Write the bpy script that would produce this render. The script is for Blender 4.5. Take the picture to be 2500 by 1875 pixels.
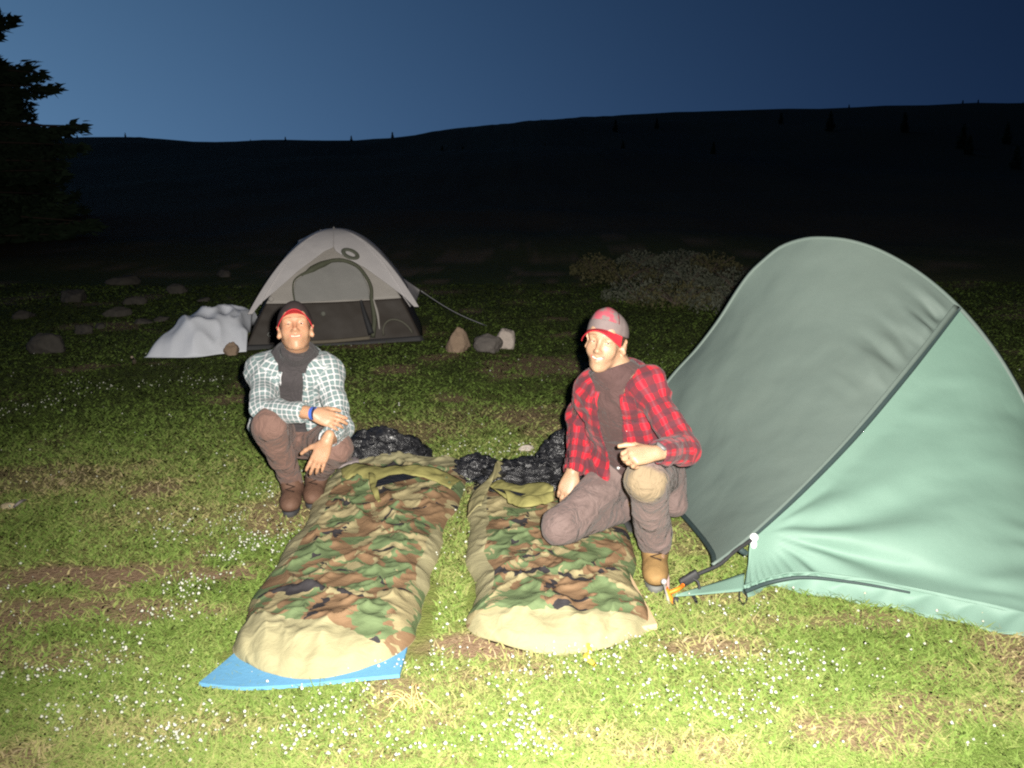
import bpy, math, random
import numpy as np
from mathutils import Vector, Matrix

for o in list(bpy.data.objects):
    bpy.data.objects.remove(o, do_unlink=True)
scene = bpy.context.scene
COL = scene.collection
PI = math.pi
rad = math.radians

# ------------------------------------------------------------------ camera
F = 2400.0                      # focal length in pixels of the 2500 x 1875 photograph
CAM_H = 1.56
PITCH = math.atan((937.5 - 360.0) / F)
cd = bpy.data.cameras.new('camera')
cd.sensor_width = 36.0
cd.lens = 36.0 * F / 2500.0
cd.clip_start = 0.05
cd.clip_end = 6000.0
cam = bpy.data.objects.new('camera', cd)
cam.location = (0, 0, CAM_H)
cam.rotation_euler = (PI / 2 - PITCH, 0, 0)
COL.objects.link(cam)
scene.camera = cam

# ------------------------------------------------------------------ dusk sky
world = bpy.data.worlds.new('World')
scene.world = world
world.use_nodes = True
wn, wl = world.node_tree.nodes, world.node_tree.links
wn.clear()
SUN_AZ = rad(-62)               # the sun went down to the left, behind the ridge
# clear twilight air: brightest towards the sunken sun, falling off smoothly with the angle from it and with height, over the whole dome
tc = wn.new('ShaderNodeTexCoord')
nrm = wn.new('ShaderNodeVectorMath'); nrm.operation = 'NORMALIZE'
wl.new(tc.outputs['Generated'], nrm.inputs[0])
dot = wn.new('ShaderNodeVectorMath'); dot.operation = 'DOT_PRODUCT'
dot.inputs[1].default_value = (math.sin(SUN_AZ), math.cos(SUN_AZ), 0.0)
wl.new(nrm.outputs[0], dot.inputs[0])
sp = wn.new('ShaderNodeSeparateXYZ'); wl.new(nrm.outputs[0], sp.inputs[0])
cmb = wn.new('ShaderNodeCombineColor')
def wmath(op, a, b):
    nd = wn.new('ShaderNodeMath'); nd.operation = op
    for k, q in enumerate((a, b)):
        if isinstance(q, float): nd.inputs[k].default_value = q
        else: wl.new(q, nd.inputs[k])
    return nd.outputs[0]
zc = wmath('MAXIMUM', sp.outputs[2], 0.0)
for k, (A, ka, kb) in enumerate(((0.0088, 2.9, 2.6), (0.0225, 2.65, 2.2), (0.060, 2.15, 1.9))):
    e = wmath('SUBTRACT', wmath('MULTIPLY', dot.outputs['Value'], ka), wmath('MULTIPLY', zc, kb))
    wl.new(wmath('MULTIPLY', wmath('EXPONENT', e, 0.0), A), cmb.inputs[k])
bg = wn.new('ShaderNodeBackground')
bg.inputs[1].default_value = 1.0
wo = wn.new('ShaderNodeOutputWorld')
wl.new(cmb.outputs[0], bg.inputs[0])
wl.new(bg.outputs[0], wo.inputs[0])

# ------------------------------------------------------------------ the camera's flash, fired beside the lens
fd = bpy.data.lights.new('flash', 'SPOT')
fd.energy = 2150.0
fd.color = (1.0, 0.955, 0.87)
fd.shadow_soft_size = 0.018
fd.spot_size = rad(92)
fd.spot_blend = 1.0
flash = bpy.data.objects.new('flash', fd)
flash.location = (0.075, 0.02, CAM_H + 0.045)
COL.objects.link(flash)
_d = Vector((0.45, 4.2, 0.55)) - flash.location
flash.rotation_euler = _d.to_track_quat('-Z', 'Y').to_euler()

scene.render.engine = 'CYCLES'
vs = scene.view_settings
vs.view_transform = 'Standard'
vs.look = 'None'
vs.exposure = 0.0
vs.gamma = 1.0
vs.use_curve_mapping = False
scene.cycles.filter_width = 2.1          # the photograph is soft
scene.cycles.use_denoising = False

# ------------------------------------------------------------------ helpers
CP, SP = math.cos(PITCH), math.sin(PITCH)
def ray(px, py):
    a, b = (px - 1250.0) / F, (py - 937.5) / F
    return np.array((a, CP - b * SP, -SP - b * CP))
def W(px, py, Y):
    return WR(px, py, Y * 0.955 * (1 - (py - 937.5) / F * math.tan(PITCH)))
def WR(px, py, Y):
    """the point of the place that lies Y metres ahead on the sight line through a photo pixel"""
    d = ray(px, py)
    t = Y / d[1]
    return np.array((d[0] * t, Y, CAM_H + d[2] * t))
def G(px, py, z=0.0):
    d = ray(px, py)
    t = (z - CAM_H) / d[2]
    return np.array((d[0] * t, d[1] * t, z))
V3 = lambda *a: np.array(a, dtype=float)
def unit(v):
    v = np.asarray(v, float)
    return v / (np.linalg.norm(v) + 1e-12)

_lat = np.random.RandomState(7).rand(32, 32, 32).astype(np.float32)
def vnoise(p):
    """value noise of points (..., 3), 0..1"""
    p = np.asarray(p, np.float32)
    i = np.floor(p).astype(np.int32)
    f = p - i
    f = f * f * (3 - 2 * f)
    i0, i1 = i & 31, (i + 1) & 31
    x0, y0, z0 = i0[..., 0], i0[..., 1], i0[..., 2]
    x1, y1, z1 = i1[..., 0], i1[..., 1], i1[..., 2]
    fx, fy, fz = f[..., 0], f[..., 1], f[..., 2]
    a = _lat[x0, y0, z0] * (1 - fx) + _lat[x1, y0, z0] * fx
    b = _lat[x0, y1, z0] * (1 - fx) + _lat[x1, y1, z0] * fx
    c = _lat[x0, y0, z1] * (1 - fx) + _lat[x1, y0, z1] * fx
    d = _lat[x0, y1, z1] * (1 - fx) + _lat[x1, y1, z1] * fx
    a = a * (1 - fy) + b * fy
    c = c * (1 - fy) + d * fy
    return a * (1 - fz) + c * fz
def fbm(p, oct=4):
    p = np.asarray(p, np.float32)
    s, a, t = 0, 1.0, 0
    for k in range(oct):
        s = s + a * vnoise(p * (2.03 ** k) + 11.7 * k)
        t += a
        a *= 0.5
    return s / t
def n2(x, y, sx=1.0, sy=None, seed=0.0, oct=4):
    sy = sx if sy is None else sy
    return fbm(np.stack([x * sx, y * sy, np.full_like(np.asarray(x, float), seed)], -1), oct)
def smooth(a, b, x):
    t = np.clip((x - a) / (b - a), 0, 1)
    return t * t * (3 - 2 * t)

# ---- objects
def tag(o, label=None, cat=None, group=None, kind=None):
    if label: o['label'] = label
    if cat: o['category'] = cat
    if group: o['group'] = group
    if kind: o['kind'] = kind
    return o
def empty(name, loc=(0, 0, 0)):
    o = bpy.data.objects.new(name, None)
    o.empty_display_size = 0.1
    o.location = loc
    COL.objects.link(o)
    return o
def mesh_obj(name, verts, faces, mat, parent=None, smooth_shade=True, attrs=None):
    """faces: list, or an (n,3)/(n,4) int array; verts are world coordinates"""
    verts = np.asarray(verts, np.float32).reshape(-1, 3)
    org = np.zeros(3)
    if parent is not None:
        org = np.array(parent.matrix_world.translation if parent.parent is None else ROOTLOC(parent))
    else:
        org = np.array((0.5 * (verts[:, 0].min() + verts[:, 0].max()), 0.5 * (verts[:, 1].min() + verts[:, 1].max()), verts[:, 2].min()))
    v = verts - org.astype(np.float32)
    me = bpy.data.meshes.new(name)
    if isinstance(faces, np.ndarray):
        n, k = faces.shape
        me.vertices.add(len(v))
        me.vertices.foreach_set('co', v.ravel())
        me.loops.add(n * k)
        me.loops.foreach_set('vertex_index', faces.astype(np.int32).ravel())
        me.polygons.add(n)
        me.polygons.foreach_set('loop_start', np.arange(0, n * k, k, dtype=np.int32))
        me.update(calc_edges=True)
    else:
        me.from_pydata([tuple(map(float, q)) for q in v], [], [tuple(map(int, f)) for f in faces])
        me.update()
    if smooth_shade:
        me.polygons.foreach_set('use_smooth', np.ones(len(me.polygons), bool))
    for an, av in (attrs or {}).items():
        av = np.asarray(av, np.float32)
        if av.ndim == 1:
            at = me.attributes.new(an, 'FLOAT', 'POINT')
            at.data.foreach_set('value', av)
        else:
            at = me.attributes.new(an, 'FLOAT_VECTOR', 'POINT')
            at.data.foreach_set('vector', av.ravel())
    if mat is not None:
        me.materials.append(mat)
    o = bpy.data.objects.new(name, me)
    COL.objects.link(o)
    if parent is not None:
        o.parent = parent
    else:
        o.location = org
    return o
def ROOTLOC(p):
    loc = Vector((0, 0, 0))
    while p is not None:
        loc = loc + p.location
        p = p.parent
    return loc
_old_empty = empty
def empty(name, loc=(0, 0, 0)):
    o = _old_empty(name, loc)
    o.matrix_world = Matrix.Translation(Vector(loc))
    return o
def grid_faces(nu, nv, close_u=False, close_v=False, flip=False):
    a, b = np.meshgrid(np.arange(nu if close_u else nu - 1), np.arange(nv if close_v else nv - 1), indexing='ij')
    a, b = a.ravel(), b.ravel()
    a1, b1 = (a + 1) % nu, (b + 1) % nv
    f = np.stack([a * nv + b, a1 * nv + b, a1 * nv + b1, a * nv + b1], 1)
    return f[:, ::-1].copy() if flip else f
def solidify(o, t, off=0.0):
    m = o.modifiers.new('thickness', 'SOLIDIFY')
    m.thickness = t
    m.offset = off
def spline(pts, n):
    """centripetal-ish Catmull-Rom through pts, n samples"""
    P = np.asarray(pts, float)
    if len(P) == 2:
        return P[0] + (P[1] - P[0]) * np.linspace(0, 1, n)[:, None]
    L = np.concatenate([[0], np.cumsum(np.linalg.norm(np.diff(P, axis=0), axis=1))])
    s = np.linspace(0, L[-1], n)
    M = np.zeros_like(P)
    M[1:-1] = (P[2:] - P[:-2]) / (L[2:] - L[:-2])[:, None]
    M[0] = (P[1] - P[0]) / (L[1] - L[0])
    M[-1] = (P[-1] - P[-2]) / (L[-1] - L[-2])
    k = np.clip(np.searchsorted(L, s, side='right') - 1, 0, len(P) - 2)
    h = (L[k + 1] - L[k])
    t = ((s - L[k]) / h)[:, None]
    h = h[:, None]
    return (2*t**3-3*t**2+1)*P[k] + (t**3-2*t**2+t)*h*M[k] + (-2*t**3+3*t**2)*P[k+1] + (t**3-t**2)*h*M[k+1]
def tube(pts, r, seg=8, n=None, cap=True):
    P = spline(pts, n) if n else np.asarray(pts, float)
    N = len(P)
    R = np.full(N, r) if np.isscalar(r) else np.interp(np.linspace(0, 1, N), np.linspace(0, 1, len(r)), r)
    T = np.gradient(P, axis=0)
    T /= np.linalg.norm(T, axis=1)[:, None] + 1e-12
    up = V3(0, 0, 1) if abs(T[0][2]) < 0.9 else V3(1, 0, 0)
    A = unit(np.cross(T[0], up))
    vs_ = []
    for i in range(N):
        A = unit(A - T[i] * np.dot(A, T[i]))
        B = np.cross(T[i], A)
        for k in range(seg):
            a = 2 * PI * k / seg
            vs_.append(P[i] + R[i] * (math.cos(a) * A + math.sin(a) * B))
    f = [list(q) for q in grid_faces(N, seg, close_v=True)]
    if cap:
        f.append(list(range(seg - 1, -1, -1)))
        f.append([(N - 1) * seg + k for k in range(seg)])
    return vs_, f
def join(parts):
    V, Fc, o = [], [], 0
    for v, f in parts:
        V.extend([tuple(q) for q in v])
        Fc.extend([[i + o for i in q] for q in f])
        o += len(v)
    return V, Fc
def boxy(c, ax, ay, az, bev=0.15):
    """a bevelled block: centre, three half-axis vectors"""
    c, ax, ay, az = (np.asarray(q, float) for q in (c, ax, ay, az))
    k = 1 - bev
    vs_ = []
    rings = [(-1, k), (-k, 1), (k, 1), (1, k)]
    base = [(1, k), (k, 1), (-k, 1), (-1, k), (-1, -k), (-k, -1), (k, -1), (1, -k)]
    for z, s in rings:
        for x, y in base:
            vs_.append(c + ax * x * s + ay * y * s + az * z)
    f = [list(q) for q in grid_faces(4, 8, close_v=True, flip=True)]
    f.append(list(range(7, -1, -1)))
    f.append([24 + i for i in range(8)])
    return vs_, f
def coons(bottom, top, left, right, nu, nv):
    """bottom/top run with u, left/right with v; returns (nu, nv, 3)"""
    B, T = spline(bottom, nu), spline(top, nu)
    L, R = spline(left, nv), spline(right, nv)
    u, v = np.linspace(0, 1, nu)[:, None, None], np.linspace(0, 1, nv)[None, :, None]
    S = (1 - v) * B[:, None] + v * T[:, None] + (1 - u) * L[None] + u * R[None]
    S -= (1-u)*(1-v)*B[0] + u*(1-v)*B[-1] + (1-u)*v*T[0] + u*v*T[-1]
    return S
def normals_of(S):
    du, dv = np.gradient(S, axis=0), np.gradient(S, axis=1)
    N = np.cross(du, dv)
    return N / (np.linalg.norm(N, axis=2, keepdims=True) + 1e-9)

# ---- materials
class NT:
    def __init__(s, name):
        s.m = bpy.data.materials.new(name)
        s.m.use_nodes = True
        s.n, s.l = s.m.node_tree.nodes, s.m.node_tree.links
        s.b = s.n['Principled BSDF']
    def node(s, t, **kw):
        nd = s.n.new(t)
        for k, v in kw.items():
            setattr(nd, k, v)
        return nd
    def put(s, sock, v):
        if isinstance(v, (int, float)):
            sock.default_value = v
        elif isinstance(v, (tuple, list)):
            sock.default_value = tuple(v) + ((1,) if len(v) == 3 and len(sock.default_value) == 4 else ())
        else:
            s.l.new(v, sock)
    def math(s, op, a, b=0.0, c=None, clamp=False):
        nd = s.node('ShaderNodeMath', operation=op, use_clamp=clamp)
        s.put(nd.inputs[0], a); s.put(nd.inputs[1], b)
        if c is not None: s.put(nd.inputs[2], c)
        return nd.outputs[0]
    def mix(s, f, a, b, blend='MIX'):
        nd = s.node('ShaderNodeMix', data_type='RGBA', blend_type=blend)
        s.put(nd.inputs[0], f); s.put(nd.inputs[6], a); s.put(nd.inputs[7], b)
        return nd.outputs[2]
    def attr(s, name, out='Vector'):
        nd = s.node('ShaderNodeAttribute', attribute_name=name)
        return nd.outputs[out]
    def coord(s):
        return s.node('ShaderNodeTexCoord').outputs['Object']
    def pos(s):
        return s.node('ShaderNodeNewGeometry').outputs['Position']
    def sep(s, v):
        nd = s.node('ShaderNodeSeparateXYZ'); s.put(nd.inputs[0], v)
        return nd.outputs
    def scale(s, v, sc):
        nd = s.node('ShaderNodeVectorMath', operation='MULTIPLY')
        s.put(nd.inputs[0], v); nd.inputs[1].default_value = sc if isinstance(sc, tuple) else (sc,) * 3
        return nd.outputs[0]
    def noise(s, v, scale, detail=3, rough=0.55, dist=0.0, out=0):
        nd = s.node('ShaderNodeTexNoise')
        s.put(nd.inputs['Vector'], v)
        nd.inputs['Scale'].default_value = scale; nd.inputs['Detail'].default_value = detail
        nd.inputs['Roughness'].default_value = rough; nd.inputs['Distortion'].default_value = dist
        return nd.outputs[out]
    def ramp(s, f, stops, interp='LINEAR'):
        nd = s.node('ShaderNodeValToRGB')
        nd.color_ramp.interpolation = interp
        e = nd.color_ramp.elements
        while len(e) < len(stops): e.new(0.5)
        for q, (p, c) in zip(e, stops):
            q.position = p
            q.color = tuple(c) + (1,) if len(c) == 3 else c
        s.put(nd.inputs[0], f)
        return nd.outputs[0]
    def bump(s, h, strength=0.3, dist=0.01, normal=None):
        nd = s.node('ShaderNodeBump')
        nd.inputs['Strength'].default_value = strength; nd.inputs['Distance'].default_value = dist
        s.put(nd.inputs['Height'], h)
        if normal is not None: s.l.new(normal, nd.inputs['Normal'])
        return nd.outputs[0]
    def done(s, color=None, rough=0.7, spec=0.3, normal=None, sheen=0.0, metal=0.0):
        if color is not None: s.put(s.b.inputs['Base Color'], color)
        s.put(s.b.inputs['Roughness'], rough)
        s.put(s.b.inputs['Specular IOR Level'], spec)
        s.b.inputs['Sheen Weight'].default_value = sheen
        s.b.inputs['Metallic'].default_value = metal
        if normal is not None: s.l.new(normal, s.b.inputs['Normal'])
        return s.m
def plain(name, color, rough=0.7, spec=0.3, vary=0.15, scale=30.0, bump=0.15, bdist=0.003, bscale=None, sheen=0.0):
    m = NT(name)
    c = m.coord()
    n = m.noise(c, scale, 4)
    col = m.mix(n, tuple(q * (1 - vary) for q in color), tuple(min(1, q * (1 + vary)) for q in color))
    nb = m.noise(c, bscale or scale * 3, 3)
    return m.done(col, rough, spec, m.bump(nb, bump, bdist), sheen)
# ================================================================== ground and hills
RIDGE_Y = 190.0
_rx = np.array([-3000, -1500, -600, 0, 200, 330, 400, 525, 620, 700, 900, 1000, 1100, 1300, 1600, 1900, 2200, 2500, 3100, 4200, 6000], float)
_ry = np.array([300, 310, 325, 336, 341, 333, 335, 352, 344, 341, 344, 335, 318, 298, 280, 271, 260, 256, 256, 280, 320], float)
_rt = np.array([(x - 1250.0) / F for x in _rx]) / CP       # ~ x / y on the ground plan
_rz = np.array([WR(x, y, RIDGE_Y)[2] for x, y in zip(_rx, _ry)])
def hill(x, y):
    x, y = np.asarray(x, float), np.asarray(y, float)
    t = x / np.maximum(y, 1.0)
    zr = np.interp(t, _rt, _rz)
    f = smooth(16, RIDGE_Y, y) * 0.55 + 0.45 * smooth(60, RIDGE_Y, y)
    z = zr * f
    z = z + smooth(18, 60, y) * (1 - smooth(130, RIDGE_Y, y)) * (n2(x, y, 0.035, seed=3.1, oct=3) - 0.5) * 3.0
    z = z + smooth(RIDGE_Y - 30, RIDGE_Y, y) * (1 - smooth(RIDGE_Y, RIDGE_Y + 60, y)) * (n2(x, y, 0.25, seed=9.1, oct=3) - 0.5) * 0.5
    z = z - smooth(RIDGE_Y + 5, 900, y) * 12.0
    near = (1 - smooth(9, 18, np.hypot(x, y)))
    z = z + (n2(x, y, 1.1, seed=1.3, oct=3) - 0.5) * 0.030 * near * smooth(0.0, 1.5, np.hypot(x, y))
    z = z + smooth(9, 20, np.hypot(x, y)) * (n2(x, y, 0.3, seed=5.0, oct=4) - 0.5) * 0.5
    return z
# bare, trodden patches of earth: photo position, half sizes in metres, strength
BARE = [(1170, 1580, .15, .10, 1.0), (1235, 1640, .10, .07, .7), (270, 1400, .42, .10, 1.0), (150, 1490, .40, .09, .9), (30, 1600, .30, .08, .7), (120, 1170, .40, .16, .55),
        (1760, 1585, .16, .08, .85), (2130, 1800, .22, .10, .8), (2330, 1740, .22, .08, .7), (1700, 1835, .20, .06, .7), (960, 1055, .40, .22, .6),
        (1420, 1040, .30, .20, .7), (1330, 895, .50, .30, .75), (1180, 1010, .30, .2, .4), (480, 1780, .25, .06, .5), (900, 1850, .2, .05, .4), (1800, 1450, .18, .07, .5),
        (2000, 1520, .3, .06, .6), (1700, 1330, .2, .08, .5), (400, 1260, .4, .1, .35), (1430, 1800, .12, .04, .45), (2420, 1640, .18, .05, .5), (760, 940, .3, .2, .3)]
def dirt_at(x, y):
    x, y = np.asarray(x, float), np.asarray(y, float)
    wob = (n2(x, y, 7.0, seed=2.2, oct=4) - 0.5) * 1.6
    d = np.zeros_like(x)
    for px, py, a, b, s in BARE:
        a, b = a * 1.3, b * 1.3
        g = G(px, py)
        q = np.sqrt(((x - g[0]) / a) ** 2 + ((y - g[1]) / b) ** 2)
        d = np.maximum(d, s * (1 - smooth(0.5, 1.25, q + wob)))
    d = np.maximum(d, 0.75 * smooth(0.60, 0.72, n2(x, y, 2.3, seed=8.0, oct=5)))
    return d
def axis(fine0, fine1, step, far, g=1.12):
    a = list(np.arange(fine0, fine1 + 1e-6, step))
    s, q = step, a[-1]
    while q < far:
        s = min(s * g, 14.0 if q < 300 else 1e9)
        q += s
        a.append(q)
    s, q, b = step, a[0], []
    while q > -far:
        s = min(s * g, 14.0 if q > -300 else 1e9)
        q -= s
        b.append(q)
    return np.array(b[::-1] + a)
gx, gy = axis(-3.6, 3.2, 0.045, 1500), axis(2.0, 9.0, 0.045, 1500)
GX, GY = np.meshgrid(gx, gy, indexing='ij')
GZ = hill(GX, GY)
GD = dirt_at(GX.ravel(), GY.ravel())
m = NT('turf_soil')
p = m.pos()
big, mid, fine = m.noise(p, 1.7, 4), m.noise(p, 9.0, 4, 0.65), m.noise(p, 70.0, 3, 0.7)
green = m.ramp(mid, [(0.25, (0.13, 0.185, 0.038)), (0.5, (0.19, 0.235, 0.058)), (0.75, (0.26, 0.265, 0.085))])
straw = m.ramp(mid, [(0.2, (0.18, 0.165, 0.055)), (0.8, (0.32, 0.265, 0.12))])
col = m.mix(m.math('SMOOTH_MIN' if False else 'MULTIPLY', m.ramp(big, [(0.42, (0, 0, 0)), (0.66, (1, 1, 1))]), 0.8), green, straw)
earth = m.ramp(fine, [(0.2, (0.19, 0.125, 0.075)), (0.5, (0.30, 0.20, 0.125)), (0.8, (0.40, 0.285, 0.19))])
col = m.mix(m.attr('flash_falloff', 'Fac'), col, m.ramp(mid, [(0.2, (0.035, 0.055, 0.014)), (0.8, (0.085, 0.105, 0.030))]))      # turf darkened far out and leftwards: flash falloff put into the colour
col = m.mix(m.attr('dirt', 'Fac'), col, earth)
heath = m.ramp(mid, [(0.2, (0.085, 0.055, 0.028)), (0.8, (0.190, 0.125, 0.062))])      # dry heath covers the hillside
col = m.mix(m.attr('heath', 'Fac'), col, heath)
col = m.mix(0.55, col, m.ramp(fine, [(0.2, (0.55, 0.55, 0.55)), (0.75, (1, 1, 1))]), 'MULTIPLY')
ground = mesh_obj('ground', np.stack([GX, GY, GZ], -1).reshape(-1, 3), grid_faces(len(gx), len(gy)),
                  m.done(col, 0.95, 0.1, m.bump(m.math('ADD', m.math('MULTIPLY', mid, 0.6), fine), 0.5, 0.02)), attrs={'dirt': GD, 'flash_falloff': (0.85 * smooth(4.6, 7.0, GY + 0.5 * np.maximum(0, -GX - 1.2) + 1.2 * (n2(GX, GY, 0.9, seed=6.6, oct=4) - 0.5))).ravel(), 'heath': smooth(11, 22, np.hypot(GX, GY) + 6 * (n2(GX, GY, 0.5, seed=2.0) - 0.5)).ravel()})
tag(ground, 'short alpine turf with worn earth patches running up to the dark ridge', 'ground', kind='structure')

# ------------------------------------------------------------------ turf blades and white flower heads
KEEP_OUT = [(-0.86, -0.30, 2.86, 4.78), (-0.16, 0.44, 3.06, 4.68)]     # under the bags and mats: x0, x1, y0, y1
def free(x, y):
    ok = ~((y > 2.76) & (y < 3.35) & (x < -0.265) & (x > -0.93 + (y - 2.76) * 0.36))
    for x0, x1, y0, y1 in KEEP_OUT:
        ok &= ~((x > x0) & (x < x1) & (y > y0) & (y < y1))
    # the floor under the two tents
    ok &= ~((y > 3.55) & (x > 0.95) & (y < 6.6))
    ok &= ~((y > 7.9) & (y < 9.2) & (x > -2.0) & (x < -0.75))
    ok &= ~((y > 7.35) & (y < 8.1) & (x > -2.7) & (x < -2.0))
    return ok
rs = np.random.RandomState(21)
N_BLADE = 430000
y = 2.15 * (11.5 / 2.15) ** (rs.rand(N_BLADE) ** 1.12)
x = (rs.rand(N_BLADE) - 0.5) * 2 * (0.68 * y + 0.25)
d = dirt_at(x, y)
tuft = n2(x, y, 14.0, seed=4.4, oct=3)
ok = free(x, y) & (rs.rand(N_BLADE) > d * 0.93) & (rs.rand(N_BLADE) < 0.35 + 1.3 * tuft)
x, y, d, tuft = x[ok], y[ok], d[ok], tuft[ok]
n = len(x)
z = hill(x, y)
patch = n2(x, y, 0.9, seed=6.6, oct=4)
hgt = (0.008 + 0.019 * rs.rand(n) ** 1.8) * (0.6 + 0.9 * tuft) * (1.0 - 0.25 * smooth(4.0, 8, y))
wid = (0.0020 + 0.0026 * rs.rand(n)) * (1 + 0.20 * np.maximum(0, y - 3))
ang = rs.rand(n) * 2 * PI
lean = hgt * (0.9 + 2.2 * rs.rand(n))
la = rs.rand(n) * 2 * PI
bx, by = np.cos(ang) * wid, np.sin(ang) * wid
base = np.stack([x, y, z - 0.003], 1)
tip = base + np.stack([np.cos(la) * lean, np.sin(la) * lean, hgt], 1)
midp = base + np.stack([np.cos(la) * lean * 0.3, np.sin(la) * lean * 0.3, hgt * 0.6], 1)
sv = np.stack([bx, by, np.zeros(n)], 1)
Vb = np.stack([base - sv, base + sv, midp - sv * 0.8, midp + sv * 0.8, tip], 1).reshape(-1, 3)
k = np.arange(n)[:, None] * 5
Fb = np.concatenate([k + np.array([[0, 1, 3]]), k + np.array([[0, 3, 2]]), k + np.array([[2, 3, 4]])], 0)
flash_falloff = smooth(4.6, 7.0, y + 0.5 * np.maximum(0, -x - 1.2) + 1.2 * (patch - 0.5))
tone = np.clip(0.22 - 0.36 * flash_falloff + 0.95 * (patch - 0.32) + 0.42 * (rs.rand(n) - 0.4) + 0.35 * d, 0, 1)  # blade tone also carries the painted flash falloff, darker with distance
m = NT('turf_blade')
tn = m.attr('tone', 'Fac')
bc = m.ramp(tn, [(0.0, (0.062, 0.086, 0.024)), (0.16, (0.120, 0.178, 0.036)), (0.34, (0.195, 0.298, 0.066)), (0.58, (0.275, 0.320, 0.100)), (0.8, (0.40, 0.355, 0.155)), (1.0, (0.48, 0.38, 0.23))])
gn = m.node('ShaderNodeNewGeometry')
up = m.node('ShaderNodeVectorMath', operation='MULTIPLY_ADD')
m.put(up.inputs[0], gn.outputs['Normal']); up.inputs[1].default_value = (0.45, 0.45, 0.45); up.inputs[2].default_value = (0, 0, 0.8)
nn = m.node('ShaderNodeVectorMath', operation='NORMALIZE'); m.put(nn.inputs[0], up.outputs[0])
m.done(bc, 0.9, 0.05, nn.outputs[0])
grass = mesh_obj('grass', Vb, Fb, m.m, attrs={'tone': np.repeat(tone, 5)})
tag(grass, 'short green and straw coloured turf growing over the meadow', 'grass', kind='stuff')

# flowers: drifts along lines in the photo, then a loose scatter
DRIFT = [((60, 1660), (330, 1600), 90), ((380, 1520), (480, 1430), 110), ((480, 1430), (700, 1300), 170), ((620, 1250), (830, 1150), 130), ((380, 1310), (620, 1270), 70),
         ((150, 960), (620, 930), 80), ((0, 1010), (160, 985), 40), ((900, 1540), (1050, 1500), 80), ((920, 1590), (1080, 1650), 120), ((1200, 1660), (1560, 1600), 130), ((1650, 1620), (2080, 1650), 150),
         ((1230, 1760), (1320, 1840), 120), ((620, 1800), (1100, 1840), 150), ((350, 1860), (480, 1790), 100), ((1500, 1720), (1900, 1760), 110), ((1000, 1120), (1330, 1110), 70),
         ((20, 1560), (60, 1430), 30), ((1700, 1500), (1900, 1510), 30), ((1000, 1440), (1060, 1330), 40), ((120, 1760), (420, 1720), 70), ((700, 1740), (1000, 1720), 80), ((1080, 1330), (1130, 1230), 18)]
fx, fy = [], []
for (ax_, ay_), (bx_, by_), cnt in DRIFT:
    A, B = G(ax_, ay_), G(bx_, by_)
    for _ in range(int(cnt * 1.0)):
        t = rs.rand()
        q = A + (B - A) * t + np.array((rs.normal() * 0.045, rs.normal() * 0.05, 0)) * (1 + A[1] * 0.12)
        fx.append(q[0]); fy.append(q[1])
for _ in range(800):
    yy = 2.3 + 5.5 * rs.rand() ** 2.0
    fx.append((rs.rand() - 0.5) * 1.36 * yy); fy.append(yy)
fx, fy = np.array(fx), np.array(fy)
okf = free(fx, fy) & (rs.rand(len(fx)) > dirt_at(fx, fy) * 0.8)
fx, fy = fx[okf], fy[okf]
fz = hill(fx, fy)
Vf, Ff, Tf = [], [], []
for i in range(len(fx)):
    h_ = 0.018 + 0.026 * rs.rand()
    r_ = (0.0028 + 0.0042 * rs.rand() ** 1.5)
    lx, ly = rs.normal() * 0.007, rs.normal() * 0.007
    o_ = len(Vf)
    c = np.array((fx[i] + lx, fy[i] + ly, fz[i] + h_))
    Vf += [(fx[i] - .0008, fy[i], fz[i] - .002), (fx[i] + .0008, fy[i], fz[i] - .002), (c[0], c[1], c[2])]
    Ff.append((o_, o_ + 1, o_ + 2)); Tf += [0, 0, 0]
    o_ = len(Vf)
    ring = 5
    Vf.append(tuple(c + (0, 0, r_ * 0.9))); Vf.append(tuple(c - (0, 0, r_ * 1.1)))
    for q in range(ring):
        a = 2 * PI * q / ring + i
        rr = r_ * (0.75 + 0.5 * rs.rand())
        Vf.append((c[0] + rr * math.cos(a), c[1] + rr * math.sin(a), c[2] + r_ * 0.5 * (rs.rand() - 0.5)))
    Tf += [0.75 + 0.25 * rs.rand()] * (ring + 2)
    for q in range(ring):
        a_, b_ = o_ + 2 + q, o_ + 2 + (q + 1) % ring
        Ff.append((o_, a_, b_)); Ff.append((o_ + 1, b_, a_))
m = NT('flower_petal')
fc = m.ramp(m.attr('tone', 'Fac'), [(0.0, (0.08, 0.13, 0.03)), (0.6, (0.35, 0.42, 0.24)), (0.8, (0.40, 0.42, 0.33)), (1.0, (0.55, 0.55, 0.48))])
m.done(fc, 0.8, 0.1)
fl = mesh_obj('flowers', Vf, np.array(Ff), m.m, smooth_shade=False, attrs={'tone': np.array(Tf)})
fl.name = 'wildflower_cover'
tag(fl, 'tiny white wildflower heads scattered in drifts through the turf', 'wildflowers', kind='stuff')
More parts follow.
